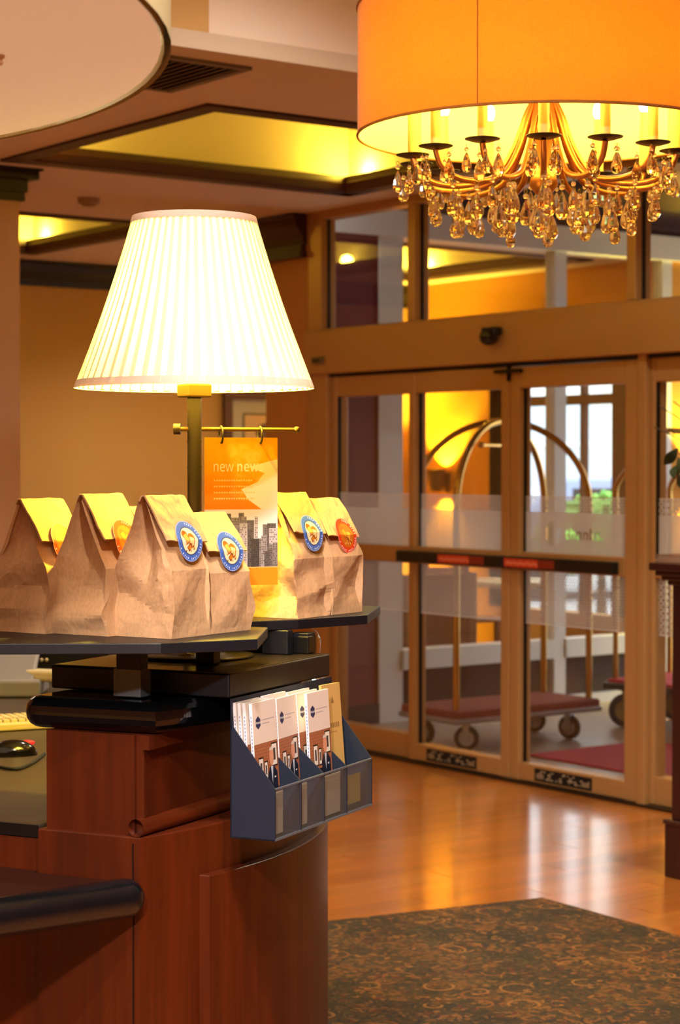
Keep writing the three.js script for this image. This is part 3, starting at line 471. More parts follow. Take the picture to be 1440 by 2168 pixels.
// ---------------------------------------------------------------- brochure rack
{
  const r = thing('brochure_rack', 'navy brochure rack with clear front fixed to the riser', 'rack', C0, TURN);
  const sidePanel = (low) => { const s = new THREE.Shape(); s.moveTo(-0.002, 0.857); s.lineTo(-0.096, 0.857); s.lineTo(-0.096, 0.953); s.lineTo(-0.006, 1.066 - low); s.lineTo(-0.002, 1.112 - low); s.closePath(); return new THREE.ExtrudeGeometry(s, { depth: 0.003, bevelEnabled: false }).rotateY(Math.PI / 2); };
  part(r, 'back', boxAt(0, 0.432, 0.857, 1.116, 0.002, 0.005), M.navyCard); part(r, 'bottom', boxAt(0, 0.432, 0.857, 0.86, 0.005, 0.096), M.navyCard);
  [0, 0.107, 0.207, 0.31, 0.429].forEach((x, i) => part(r, i && i < 4 ? 'divider' : 'side', sidePanel(i && i < 4 ? 0.035 : 0).translate(x, 0, 0), M.navyCard));
  part(r, 'clear_front', boxAt(0, 0.432, 0.86, 0.952, 0.0925, 0.0955), phys('#e6edf2', 0.04, { transmission: 0.97, thickness: 0, ior: 1.22 }), 'clear plastic front');
  part(r, 'front_edge', merge([boxAt(0, 0.432, 0.951, 0.954, 0.092, 0.096), boxAt(0, 0.432, 0.857, 0.861, 0.092, 0.0965)]), std('#5b6470', 0.3));
  for (const [x0, x1, m] of [[0.012, 0.05, 1], [0.128, 0.152, 1], [0.222, 0.3, 1], [0.335, 0.395, 0]]) part(r, 'price_card', rboxAt(x0, x1, m ? 0.866 : 0.872, m ? 0.945 : 0.93, 0.086, 0.0865, 0.0002, 1), m ? std('#c8b49c', 0.7) : std('#b99a5a', 0.7), 'plain card behind the clear front');
  const cover = canvasTex(320, 720, (g, w, h) => {
    g.fillStyle = '#e9dcd6'; g.fillRect(0, 0, w, h);
    g.fillStyle = '#1f2a5c'; g.beginPath(); for (let i = 0; i < 6; i++) { const a = Math.PI / 6 + i * Math.PI / 3; g.lineTo(70 + 36 * Math.cos(a), 110 + 36 * Math.sin(a)); } g.fill();
    g.fillStyle = '#ffffff'; g.font = 'italic bold 16px serif'; g.fillText('Hampton', 39, 115); g.fillStyle = '#8d86a0'; for (let r0 = 0; r0 < 2; r0++) for (let x = 122; x < 280 - r0 * 60; x += 13) g.fillRect(x, 98 + r0 * 20, 9, 5);
    g.fillStyle = '#a9694a'; g.fillRect(0, 225, w, h - 225); g.fillStyle = '#8b4f36'; for (let y = 225; y < 500; y += 18) { g.fillRect(0, y, w, 3); for (let x = (y / 18 % 2) * 22; x < w; x += 44) g.fillRect(x, y, 3, 18); }
    const fr = (x, y, a, b) => { g.fillStyle = '#15100f'; g.fillRect(x, y, a, b); g.fillStyle = '#ece7e2'; g.fillRect(x + 6, y + 8, a - 12, b - 16); g.fillStyle = '#3b3a3e'; g.fillRect(x + a * 0.32, y + b * 0.24, a * 0.36, b * 0.5); };
    fr(50, 300, 66, 125); fr(126, 325, 46, 100); fr(228, 236, 80, 130);
    g.fillStyle = '#120f12'; g.fillRect(40, 440, 150, 40); g.fillStyle = '#5a3a28'; g.fillRect(0, 480, w, 60);
    g.fillStyle = '#10182a'; g.fillRect(90, 535, 230, 185); g.fillStyle = '#cdb79f'; g.fillRect(0, 535, 90, 185);
    g.fillStyle = '#141b30'; g.beginPath(); g.moveTo(172, 560); g.lineTo(170, 410); g.lineTo(200, 362); g.lineTo(258, 362); g.lineTo(298, 400); g.lineTo(304, 560); g.fill();
    g.fillStyle = '#c9d2e6'; g.beginPath(); g.moveTo(212, 362); g.lineTo(244, 362); g.lineTo(229, 460); g.fill(); g.fillStyle = '#e6e4ea'; g.fillRect(256, 420, 22, 9);
    g.fillStyle = '#d99a7e'; g.beginPath(); g.ellipse(228, 310, 30, 48, 0, 0, 7); g.fill(); g.fillStyle = '#d7cfc8'; g.beginPath(); g.ellipse(228, 274, 29, 18, 0, 3.1, 6.3); g.fill(); g.fillStyle = '#d99a7e'; g.beginPath(); g.ellipse(150, 522, 46, 16, -0.2, 0, 7); g.fill();
  });
  const cover2 = canvasTex(256, 640, (g, w, h) => {
    g.fillStyle = '#c8a15e'; g.fillRect(0, 0, w, h); g.fillStyle = '#8a6a3a'; g.beginPath(); g.moveTo(120, 100); g.lineTo(140, 60); g.lineTo(160, 100); g.fill(); for (let x = 40; x < 200; x += 26) g.fillRect(x, 200, 16, 26); for (let x = 60; x < 180; x += 12) g.fillRect(x, 244, 8, 6);
    for (let i = 0; i < 260; i++) { g.fillStyle = ['#6b4a1c', '#e0b84a', '#3a2a1a', '#a87a2c', '#d8cfc0', '#7d3f22'][i % 6]; g.fillRect(w * hash(i, 1, 2), 430 + 210 * hash(i, 2, 2), 8 + 14 * hash(i, 3, 2), 10 + 18 * hash(i, 4, 2)); }
  });
  const spine = canvasTex(16, 512, (g, w, h) => { g.fillStyle = '#e9e5ee'; g.fillRect(0, 0, w, h); g.fillStyle = '#8f8bb4'; for (let y = 50; y < 330; y += 14) g.fillRect(5, y, 6, 9); });
  const cm = std('#ffffff', 0.45, { map: cover }), cm2 = std('#ffffff', 0.55, { map: cover2 }), smat = std('#ffffff', 0.6, { map: spine });
  const leafy = (label, x, z, w, h, lean, twist, m = cm, group = 'hotel brochures in the navy rack') => {
    const b = thing('brochure', label, 'brochure', L(x, z, 0.8605), TURN, group); b.rotation.set(0, TURN + twist, 0);
    const q = part(b, 'pages', boxAt(0, w, 0, h, -0.003, 0.003), m === cm2 ? std('#c9a869', 0.7) : M.paper), c = part(b, 'cover', new THREE.PlaneGeometry(w, h).translate(w / 2, h / 2, 0.0033), m, m === cm2 ? 'tan printed cover' : 'printed cover with a photograph');
    const s = part(b, 'spine', new THREE.PlaneGeometry(0.006, h).rotateY(-Math.PI / 2).translate(-0.0003, h / 2, 0), m === cm2 ? std('#c9a869', 0.7) : smat);
    for (const o of [q, c, s]) o.rotation.x = lean; return b;
  };
  [[0.021, 'innermost white brochure against the rack back in the fullest compartment'], [0.031, 'second white brochure from the rack back in the fullest compartment'], [0.041, 'third white brochure from the rack back in the fullest compartment']].forEach(([z, lab]) => leafy(lab, 0.006, z, 0.098, 0.248, -0.055, 0));
  leafy('front white brochure of the fullest compartment with its cover showing', 0.006, 0.056, 0.098, 0.248, -0.06, 0.02);
  leafy('white brochure leaning alone behind the single front one', 0.112, 0.03, 0.093, 0.25, -0.08, 0);
  leafy('single white front brochure of the second compartment', 0.114, 0.052, 0.092, 0.245, -0.06, 0.06);
  leafy('white brochure tilted behind the widest visible cover', 0.212, 0.036, 0.095, 0.247, -0.1, 0); leafy('white brochure between the tilted one and the widest visible cover', 0.212, 0.05, 0.095, 0.245, -0.08, 0.02);
  leafy('white brochure with the widest visible cover beside the tan one', 0.212, 0.068, 0.095, 0.246, -0.06, 0.0);
  leafy('tan brochure with a market picture at the end of the rack', 0.322, 0.05, 0.07, 0.25, -0.08, -0.1, cm2);
}

// ---------------------------------------------------------------- things on the work surface
{
  const S = 0.877;
  let p = onY(25, 1600, S); const m = thing('computer_mouse', 'black mouse glowing red at its wheel on the work surface', 'mouse', [p.x, S, p.z], HEAD + 0.5);
  part(m, 'shell', new THREE.SphereGeometry(0.05, 24, 14, 0, 7, 0, Math.PI / 2).scale(1.15, 0.72, 0.66), phys('#0c0c0e', 0.15)); part(m, 'wheel_light', new THREE.SphereGeometry(0.008, 12, 8).scale(2.2, 0.8, 0.9).translate(0.034, 0.026, -0.012), glow('#ff2020', 1.4), 'red glowing light');
  p = onY(30, 1540, S); const k = thing('keyboard', 'beige keyboard lying behind the mouse', 'keyboard', [p.x, S, p.z], HEAD + 0.75);
  part(k, 'case', rboxAt(-0.22, 0.22, 0, 0.02, -0.08, 0.08, 0.006), M.beige); const kg = rboxAt(-0.0085, 0.0085, 0, 0.012, -0.0085, 0.0085, 0.003, 1);
  for (let i = 0; i < 21; i++) for (let j = 0; j < 6; j++) { const q = part(k, 'key', kg, j % 4 ? M.beige : std('#b9a878', 0.6)); q.position.set(-0.2 + i * 0.02, 0.016, -0.055 + j * 0.022); }
  p = onY(20, 1470, S); const f = thing('desk_phone', 'grey desk phone with a beige handset on the work surface', 'phone', [p.x, S, p.z], HEAD + 0.3);
  const b = part(f, 'base', metric(prism([[-0.1, -0.1], [0.1, -0.1], [0.1, 0.1], [-0.1, 0.1]], 0, 0.05, 0.01)), M.grey); b.rotation.x = 0; const fs = part(f, 'raised_face', rboxAt(-0.09, 0.09, -0.012, 0.012, -0.11, 0.11, 0.01), M.grey); fs.position.set(-0.01, 0.095, -0.02); fs.rotation.x = 0.6;
  part(f, 'handset', merge([rboxAt(-0.03, 0.03, 0.05, 0.085, 0.02, 0.25, 0.014)]).rotateY(1.2).translate(0.03, -0.01, 0.0), M.beige, 'beige handset');
  p = W(-0.86, 6.25); const c = thing('receipt_printer', 'low black receipt printer with pale buttons behind the handset', 'printer', [p.x, S, p.z], Math.PI / 2 - HEAD);
  part(c, 'body', rboxAt(-0.15, 0.14, 0, 0.095, -0.09, 0.06, 0.012), M.black); for (let i = 0; i < 4; i++) part(c, 'button', new THREE.SphereGeometry(0.006, 10, 8).translate(-0.115 + i * 0.016 + (i ? 0.012 : 0), 0.066, 0.061), M.beige);
  one('mouse_cable', tube([onY(-20, 1622, S + 0.004), onY(30, 1630, S + 0.004), onY(60, 1620, S + 0.004), onY(92, 1598, S + 0.004)], 0.004, 30, 8), M.rubber, 'black cable curving across the work surface', 'cable');
  const jp = L(0.655, -0.185, 1.117), j = thing('candy_jar', 'clear glass jar of foil wrapped candies on the granite ledge', 'jar', jp);
  part(j, 'glass', lathe([[0.0, 0.001], [0.04, 0.001], [0.05, 0.02], [0.052, 0.05], [0.045, 0.065], [0.03, 0.078], [0.0, 0.084]], 32), phys('#fff6e6', 0.03, { transmission: 0.95, thickness: 0 }), 'clear glass jar');
  for (let i = 0; i < 26; i++) { const q = part(j, 'candy', new THREE.OctahedronGeometry(0.011, 0), [M.steel, M.brass, std('#7f8c4a', 0.3, { metalness: 0.8 })][i % 3]); const a = rr(0, 6.28), r = rr(0, 0.032); q.position.set(r * Math.cos(a), 0.012 + 0.0018 * i, r * Math.sin(a)); q.rotation.set(rr(0, 3), rr(0, 3), 0); }
}

// ---------------------------------------------------------------- crystal drum chandelier
{
  const cx = 0.492, cd = 4.82, base = 2.346, top = 2.652, R = 0.45, p = W(cx, cd, base), t = thing('drum_chandelier', 'orange drum chandelier with candle arms and crystal drops', 'chandelier', p);
  const near = Math.atan2(-p.z, -p.x), Y = (y) => y - base;   // angle that points back at the viewpoint
  const fab = dataTex(256, 256, (u, v) => { const k = 0.9 + 0.05 * noise(u * 250, v * 30) + 0.05 * noise(u * 40, v * 250, 4); return [255 * k, 255 * k, 255 * k]; }); fab.repeat.set(8, 2);
  part(t, 'shade', new THREE.CylinderGeometry(R, R, top - base, 96, 1, true).translate(0, (top - base) / 2, 0), phys(new THREE.Color().setRGB(0.95, 0.36, 0.02), 1, { map: fab, transmission: 0.5, thickness: 0, side: THREE.DoubleSide }), 'orange fabric drum shade');
  part(t, 'lining', new THREE.CylinderGeometry(R - 0.003, R - 0.003, top - base, 96, 1, true).translate(0, (top - base) / 2, 0), phys(new THREE.Color().setRGB(0.97, 0.86, 0.5), 1, { transmission: 0.35, thickness: 0, side: THREE.DoubleSide }), 'pale yellow shade lining');
  const rim = (y) => new THREE.TorusGeometry(R, 0.0035, 8, 96).rotateX(Math.PI / 2).translate(0, y, 0);
  part(t, 'rim', rim(0), std('#a86a2c', 0.7)); part(t, 'rim', rim(top - base), std('#a86a2c', 0.7));
  const sa = near + 0.33; part(t, 'seam', boxAt(-0.0015, 0.0015, 0, top - base, -0.001, 0.001).rotateY(-sa).translate((R + 0.001) * Math.cos(sa), 0, (R + 0.001) * Math.sin(sa)), std('#a8642a', 0.8));
  part(t, 'hub', lathe([[0, 2.2], [0.02, 2.205], [0.035, 2.225], [0.03, 2.25], [0.018, 2.27], [0.02, 2.34], [0.03, 2.36], [0.02, 2.4], [0.012, 2.46], [0.012, HIGH - 0.02], [0.06, HIGH - 0.02], [0.06, HIGH]].map(([r, y]) => [r, Y(y)]), 24), M.copper, 'copper centre column');
  const top3 = [0, 1, 2].map((k) => tube([[0, Y(top - 0.02), 0], [R * Math.cos(k * 2.09 + 1), Y(top - 0.02), R * Math.sin(k * 2.09 + 1)]], 0.004, 2, 6)); top3.forEach((g) => part(t, 'spider_arm', g, M.oldBrass));
  const crystal = phys('#fff4e2', 0.03, { transmission: 1, thickness: 0.03, ior: 1.52 }), bead = phys('#ffe9c8', 0.05, { transmission: 0.9, thickness: 0.01 });
  const drop = (() => { const g = lathe([[0, -0.052], [0.008, -0.05], [0.0125, -0.042], [0.0132, -0.035], [0.0105, -0.022], [0.0055, -0.008], [0.0012, 0]], 8).toNonIndexed(); g.computeVertexNormals(); return g; })(), beadG = new THREE.IcosahedronGeometry(0.0058, 1).translate(0, 0.008, 0), hook = new THREE.TorusGeometry(0.004, 0.0007, 5, 10).translate(0, 0.018, 0);
  const hang = (x, y, z, s = 1) => { const o = part(t, 'crystal_drop', drop, crystal); o.position.set(x, Y(y), z); o.rotation.y = rr(0, 6); o.scale.setScalar(s * rr(1.0, 1.25)); part(o, 'bead', beadG, bead); part(o, 'hook', hook, M.oldBrass); };
  const bulbM = glow(new THREE.Color().setRGB(1, 0.8, 0.45), 9), N = 14, candleM = phys('#f2c684', 0.6);
  for (let k = 0; k < N; k++) {
    const a = near + k * 2 * Math.PI / N, c = Math.cos(a), s = Math.sin(a), P = (r, y) => [r * c, Y(y), r * s];
    part(t, 'arm', tube([P(0.02, 2.44), P(0.045, 2.39), P(0.075, 2.31), P(0.12, 2.245), P(0.19, 2.222), P(0.265, 2.226), P(0.305, 2.25), P(0.32, 2.285)], 0.0075, 28, 8), M.copper);
    part(t, 'drip_tray', lathe([[0, 2.288], [0.02, 2.286], [0.04, 2.292], [0.041, 2.294], [0.012, 2.296], [0, 2.296]].map(([r, y]) => [r, Y(y)]), 24).translate(0.32 * c, 0, 0.32 * s), M.bronzeDark);
    part(t, 'candle', cyl(0.0125, 0.0125, 0.135, 14, 0.32 * c, Y(2.296), 0.32 * s), candleM, 'cream candle sleeve');
    part(t, 'bulb', new THREE.SphereGeometry(0.014, 14, 10).scale(1, 1.7, 1).translate(0.32 * c, Y(2.452), 0.32 * s), bulbM, 'glowing candle bulb');
    lamp(new THREE.Vector3(p.x + 0.32 * c, 2.452, p.z + 0.32 * s), new THREE.Color().setRGB(1, 0.74, 0.1), 0.2, 0.6);
    for (let q = 0; q < 4; q++) { const b = a + q * Math.PI / 2 + 0.6 + 0.3 * k; hang(0.32 * c + 0.037 * Math.cos(b), 2.262 - (q % 2) * 0.008, 0.32 * s + 0.037 * Math.sin(b), 0.85); }
    hang(0.27 * c, 2.196, 0.27 * s); hang(0.21 * c + 0.012 * s, 2.192, 0.21 * s - 0.012 * c, 1.1); hang(0.215 * c - 0.012 * s, 2.15 + (k % 3) * 0.012, 0.215 * s + 0.012 * c); if (k % 2) hang(0.16 * c, 2.2, 0.16 * s);
  }
  for (let k = 0; k < 8; k++) { const a = k * 0.785 + 0.2; hang(0.085 * Math.cos(a), 2.2 - (k % 2) * 0.035, 0.085 * Math.sin(a), 1.1); }
}
// large pale drum pendant
{
  { const q = W(-1.5, 2.735); areaLight('pendant_glow', new THREE.Color().setRGB(1, 0.82, 0.6), 0.55, 2.1, 2.1, [q.x, 2.14, q.z], [q.x + 0.001, 0, q.z]); }
  const p = W(-1.5, 2.735, 2.144), t = thing('drum_pendant', 'large drum pendant with a flat white underside near the reception desk', 'pendant', p);
  part(t, 'side', merge([new THREE.CylinderGeometry(1.265, 1.265, 0.5, 96, 1, true).translate(0, 0.25, 0), new THREE.CylinderGeometry(1.255, 1.255, 0.5, 96, 1, true).translate(0, 0.25, 0)]), std('#c9bd92', 0.9, { side: THREE.DoubleSide }), 'beige fabric side');
  part(t, 'diffuser', new THREE.CylinderGeometry(1.25, 1.25, 0.012, 96).translate(0, 0.01, 0), new THREE.MeshStandardMaterial({ color: '#f0e6da', roughness: 0.85, emissive: new THREE.Color().setRGB(1, 0.78, 0.52), emissiveIntensity: 0.22 }), 'flat white glowing underside');
  const k = onY(0, 127, 2.144).sub(p); part(t, 'finial', lathe([[0, -0.012], [0.005, -0.011], [0.008, -0.007], [0.006, -0.002], [0.01, 0], [0.01, 0.004], [0, 0.004]], 16).translate(k.x, 0, k.z), std('#d9b896', 0.5), 'small beige finial');
  for (let i = 0; i < 3; i++) part(t, 'hanging_rod', cyl(0.008, 0.008, HIGH - 2.15, 8, Math.cos(i * 2.09), 0.006, Math.sin(i * 2.09)), M.oldBrass);
}

// ---------------------------------------------------------------- rug, pedestal with branches
{
  const rugTex = canvasTex(1024, 1024, (g, w) => {
    const pal = ['#4c3a1e', '#6b4f27', '#2f2c22', '#8a6634', '#5e2d18', '#3c3a28', '#2a2f2c', '#7a5a30', '#54401f'], pick = (i) => pal[Math.floor(hash(i, 5, 5) * pal.length)];
    g.fillStyle = '#463a21'; g.fillRect(0, 0, w, w);
    for (let i = 0; i < 9000; i++) { const x = w * hash(i, 1, 9), y = w * hash(i, 2, 9), k = fbm(x * 0.012, y * 0.012, 3); g.fillStyle = k > 0.56 && i % 3 ? '#6f5228' : k < 0.42 && i % 3 ? '#33301f' : pick(i); g.beginPath(); g.ellipse(x, y, 3 + 9 * hash(i, 3, 9), 2 + 5 * hash(i, 4, 9), 6.28 * hash(i, 6, 9), 0, 7); g.fill(); }
    g.lineWidth = 6; for (let i = 0; i < 260; i++) { g.strokeStyle = ['#8f6c38', '#2c2a20', '#7d5326', '#4f4a2c'][i % 4]; const x = w * hash(i, 1, 19), y = w * hash(i, 2, 19), q = 6.28 * hash(i, 3, 19); g.beginPath(); g.arc(x, y, 12 + 22 * hash(i, 4, 19), q, q + 3 + 2 * hash(i, 5, 19)); g.stroke(); }
    for (let i = 0; i < 5000; i++) { g.fillStyle = pick(i + 77); g.fillRect(w * hash(i, 1, 29), w * hash(i, 2, 29), 3 + 3 * hash(i, 3, 29), 3); }
  }); rugTex.wrapS = rugTex.wrapT = THREE.MirroredRepeatWrapping;
  const g = prism([[-5.23, -4.765], [-5.43, -3.74], [-4.05, -2.8], [-2.2, -2.9], [-2.2, -4.65]], 0.001, 0.014, 0.003);
  const uv = metric(g, 'z', 0.62); one('area_rug', uv, std('#ecd4ba', 0.95, { map: rugTex, bumpMap: rugTex, bumpScale: 0.003 }), 'olive and brown patterned area rug on the plank floor', 'rug');

  const t = thing('pedestal', 'dark mahogany pedestal stand before the glass sidelight', 'pedestal', [-5.27, 0, -5.42]);
  const dm = phys('#ffffff', 0.35, { map: woodTex([34, 12, 14], [74, 28, 30]), clearcoat: 0.3 });
  part(t, 'plinth', metric(rboxAt(0, 0.62, 0, 0.2, -0.5, 0, 0.004)), dm); part(t, 'plinth_cap', metric(rboxAt(-0.006, 0.626, 0.2, 0.218, -0.506, 0.006, 0.006)), dm);
  part(t, 'shaft', metric(rboxAt(0.018, 0.6, 0.218, 1.1, -0.48, -0.018, 0.004)), dm);
  const cr = [[0.004, 1.1, 1.118], [-0.012, 1.118, 1.135], [-0.028, 1.135, 1.155], [-0.045, 1.155, 1.185]]; part(t, 'crown', metric(merge(cr.map(([o, a, b]) => rboxAt(o, 0.62 - o, a, b, -0.5 + o, -o, 0.005)))), dm, 'stepped crown top');
  const gl = thing('clear_tray', 'clear acrylic tray on the mahogany pedestal', 'tray', [-5.27, 1.186, -5.42]);
  part(gl, 'wall', merge([boxAt(-0.03, 0.55, 0, 0.026, 0.02, 0.023), boxAt(-0.03, -0.027, 0, 0.026, -0.45, 0.02)]), phys('#e8dcd2', 0.05, { transmission: 0.9, thickness: 0 })); part(gl, 'rim', merge([boxAt(-0.031, 0.55, 0.026, 0.029, 0.019, 0.024), boxAt(-0.031, -0.026, 0.026, 0.029, -0.45, 0.02)]), std('#7a5f52', 0.4)); part(gl, 'base', boxAt(-0.03, 0.55, 0, 0.003, -0.45, 0.02), phys('#e8dcd2', 0.05, { transmission: 0.9, thickness: 0 }));
  const v = thing('branch_vase', 'dark vase of thin branches and green leaves on the pedestal', 'plant', [-4.98, 1.19, -5.6]);
  part(v, 'vase', lathe([[0, 0], [0.05, 0], [0.075, 0.08], [0.06, 0.18], [0.03, 0.24], [0.04, 0.27]], 28), std('#241a16', 0.3));
  for (let i = 0; i < 7; i++) {
    const goal = [[1436, 960], [1385, 905], [1395, 860], [1425, 850], [1500, 850], [1540, 900], [1415, 905]][i], e = atD(goal[0], goal[1], 7.25 + 0.05 * i).sub(v.position);
    const b = part(v, 'branch', tube([[0, 0.2, 0], [e.x * 0.35, 0.2 + (e.y - 0.2) * 0.5, e.z * 0.35], [e.x * 0.75, 0.2 + (e.y - 0.2) * 0.85, e.z * 0.75], [e.x, e.y, e.z]], 0.0022, 20, 5), std('#3a2614', 0.8));
    if (i === 0 || i === 4) for (let q = 0; q < 4; q++) { const lf = part(v, 'leaf', sheet((a, c) => { const wdt = Math.sin(c * Math.PI) * 0.02; return [(a - 0.5) * 2 * wdt, c * 0.085, 0.012 * Math.sin(c * 3) + 0.3 * Math.abs(a - 0.5) * wdt]; }, 4, 8, 0.0008), std('#1d2c12', 0.5)); lf.position.set(e.x, e.y - 0.03 * q + 0.02, e.z); lf.rotation.set(0.4 + q, 1.3 * q + 0.6, 2.2 - 0.9 * q); }
  }
}

// ---------------------------------------------------------------- luggage carts and mats in the vestibule
{
  const wheel = (t, x, z, r, w, turn, metal) => {
    const g = grp(t, 'caster'); g.position.set(x, 0, z); g.rotation.y = turn;
    part(g, 'tyre', lathe([[r * 0.62, -w / 2], [r * 0.9, -w / 2], [r, -w * 0.3], [r, w * 0.3], [r * 0.9, w / 2], [r * 0.62, w / 2]], 28).rotateX(Math.PI / 2).translate(0, r, 0), M.rubber);
    part(g, 'rim', cyl(r * 0.64, r * 0.64, w * 0.8, 24).translate(0, -w * 0.4, 0).rotateX(Math.PI / 2).translate(0, r, 0), metal);
    part(g, 'fork', merge([boxAt(-0.018, 0.018, r * 0.6, r * 2.15, w / 2 + 0.004, w / 2 + 0.009), boxAt(-0.018, 0.018, r * 0.6, r * 2.15, -w / 2 - 0.009, -w / 2 - 0.004), boxAt(-0.025, 0.025, r * 2.1, r * 2.2, -w / 2 - 0.009, w / 2 + 0.009)]), metal);
  };
  const c = thing('luggage_cart', 'brass birdcage luggage cart with a dull maroon carpeted deck', 'luggage cart', [-8.42, 0, -7.36]);
  part(c, 'deck', rboxAt(-0.245, 0.245, 0.175, 0.225, -0.53, 0.53, 0.012, 3), std('#7e3a34', 0.95), 'maroon carpeted deck'); part(c, 'bumper', rboxAt(-0.255, 0.255, 0.155, 0.185, -0.54, 0.54, 0.012, 3), std('#9a98a0', 0.4, { metalness: 0.5 }), 'grey bumper rail');
  for (const [x, z, a] of [[0.17, 0.4, 0.7], [0.17, -0.36, 0.3], [-0.17, 0.42, 0.2], [-0.17, -0.4, 1.1]]) wheel(c, x, z, 0.068, 0.034, a, M.steel);
  for (const s of [1, -1]) {
    const x = 0.19, z = 0.49, pts = []; for (let i = 0; i <= 8; i++) pts.push([x, 0.2 + i * 0.14, z * s]);
    for (let i = 1; i <= 16; i++) { const a = i / 16 * Math.PI; pts.push([x * Math.cos(a), 1.32 + 0.475 * Math.sin(a), z * s * Math.cos(a)]); } for (let i = 1; i <= 8; i++) pts.push([-x, 1.32 - i * 0.14, -z * s]);
    part(c, 'hoop', tube(pts, 0.019, 110, 12), M.brass, 'brass hoop');
  }
  part(c, 'hanger_rail', tube([[0.17, 1.66, 0.3], [-0.1, 1.66, -0.28]], 0.009, 4, 10), M.brass); for (const q of [[0.17, 1.66, 0.3], [-0.1, 1.66, -0.28]]) part(c, 'rail_end', new THREE.SphereGeometry(0.018, 14, 10).translate(...q), M.brass);
  part(c, 'hanger_stem', tube([[0, 1.66, -0.02], [0, 1.79, 0]], 0.008, 3, 8), M.brass);

  const k = thing('luggage_cart', 'brass luggage cart with a bright red deck and black tyres', 'luggage cart', [-8.1, 0, -8.62], 0.12);
  part(k, 'deck', rboxAt(-0.45, 0.45, 0.262, 0.285, -0.3, 0.3, 0.008), std('#b8283e', 0.95), 'bright red deck'); part(k, 'frame', rboxAt(-0.47, 0.47, 0.225, 0.266, -0.32, 0.32, 0.008), M.black, 'black deck frame');
  for (const [x, z, a] of [[0.0, 0.24, 0.15], [-0.36, 0.24, 0.5], [0.36, 0.24, 0.2], [-0.36, -0.24, 0.4], [0.36, -0.24, 0]]) if (x) wheel(k, x, z, 0.1, 0.045, a + 0.2, M.oldBrass);
  for (const z of [0.26, -0.26]) part(k, 'side_hoop', tube([[-0.42, 0.25, z], [-0.42, 0.7, z], [-0.42, 1.3, z], [-0.42, 1.42, z], [-0.36, 1.5, z], [-0.2, 1.68, z], [-0.1, 1.74, z], [0.1, 1.74, z], [0.2, 1.68, z], [0.36, 1.5, z], [0.42, 1.42, z], [0.42, 1.3, z], [0.42, 0.7, z], [0.42, 0.25, z]], 0.016, 120, 10), M.brass, 'brass side hoop');
  part(k, 'hanger_rail', tube([[0, 1.74, 0.26], [0, 1.74, -0.26]], 0.012, 3, 8), M.brass);
  one('entrance_mat', rboxAt(-7.9, -5.6, 0.0005, 0.012, -7.99, -7.09, 0.004), std('#a51f3c', 0.95), 'bright crimson entrance mat in the vestibule', 'mat'); one('walk_off_mat', rboxAt(-6.75, -5.4, 0.0005, 0.01, -7.07, -6.72, 0.004), std('#33343a', 0.95), 'dark grey walk-off mat behind the glass', 'mat');
}

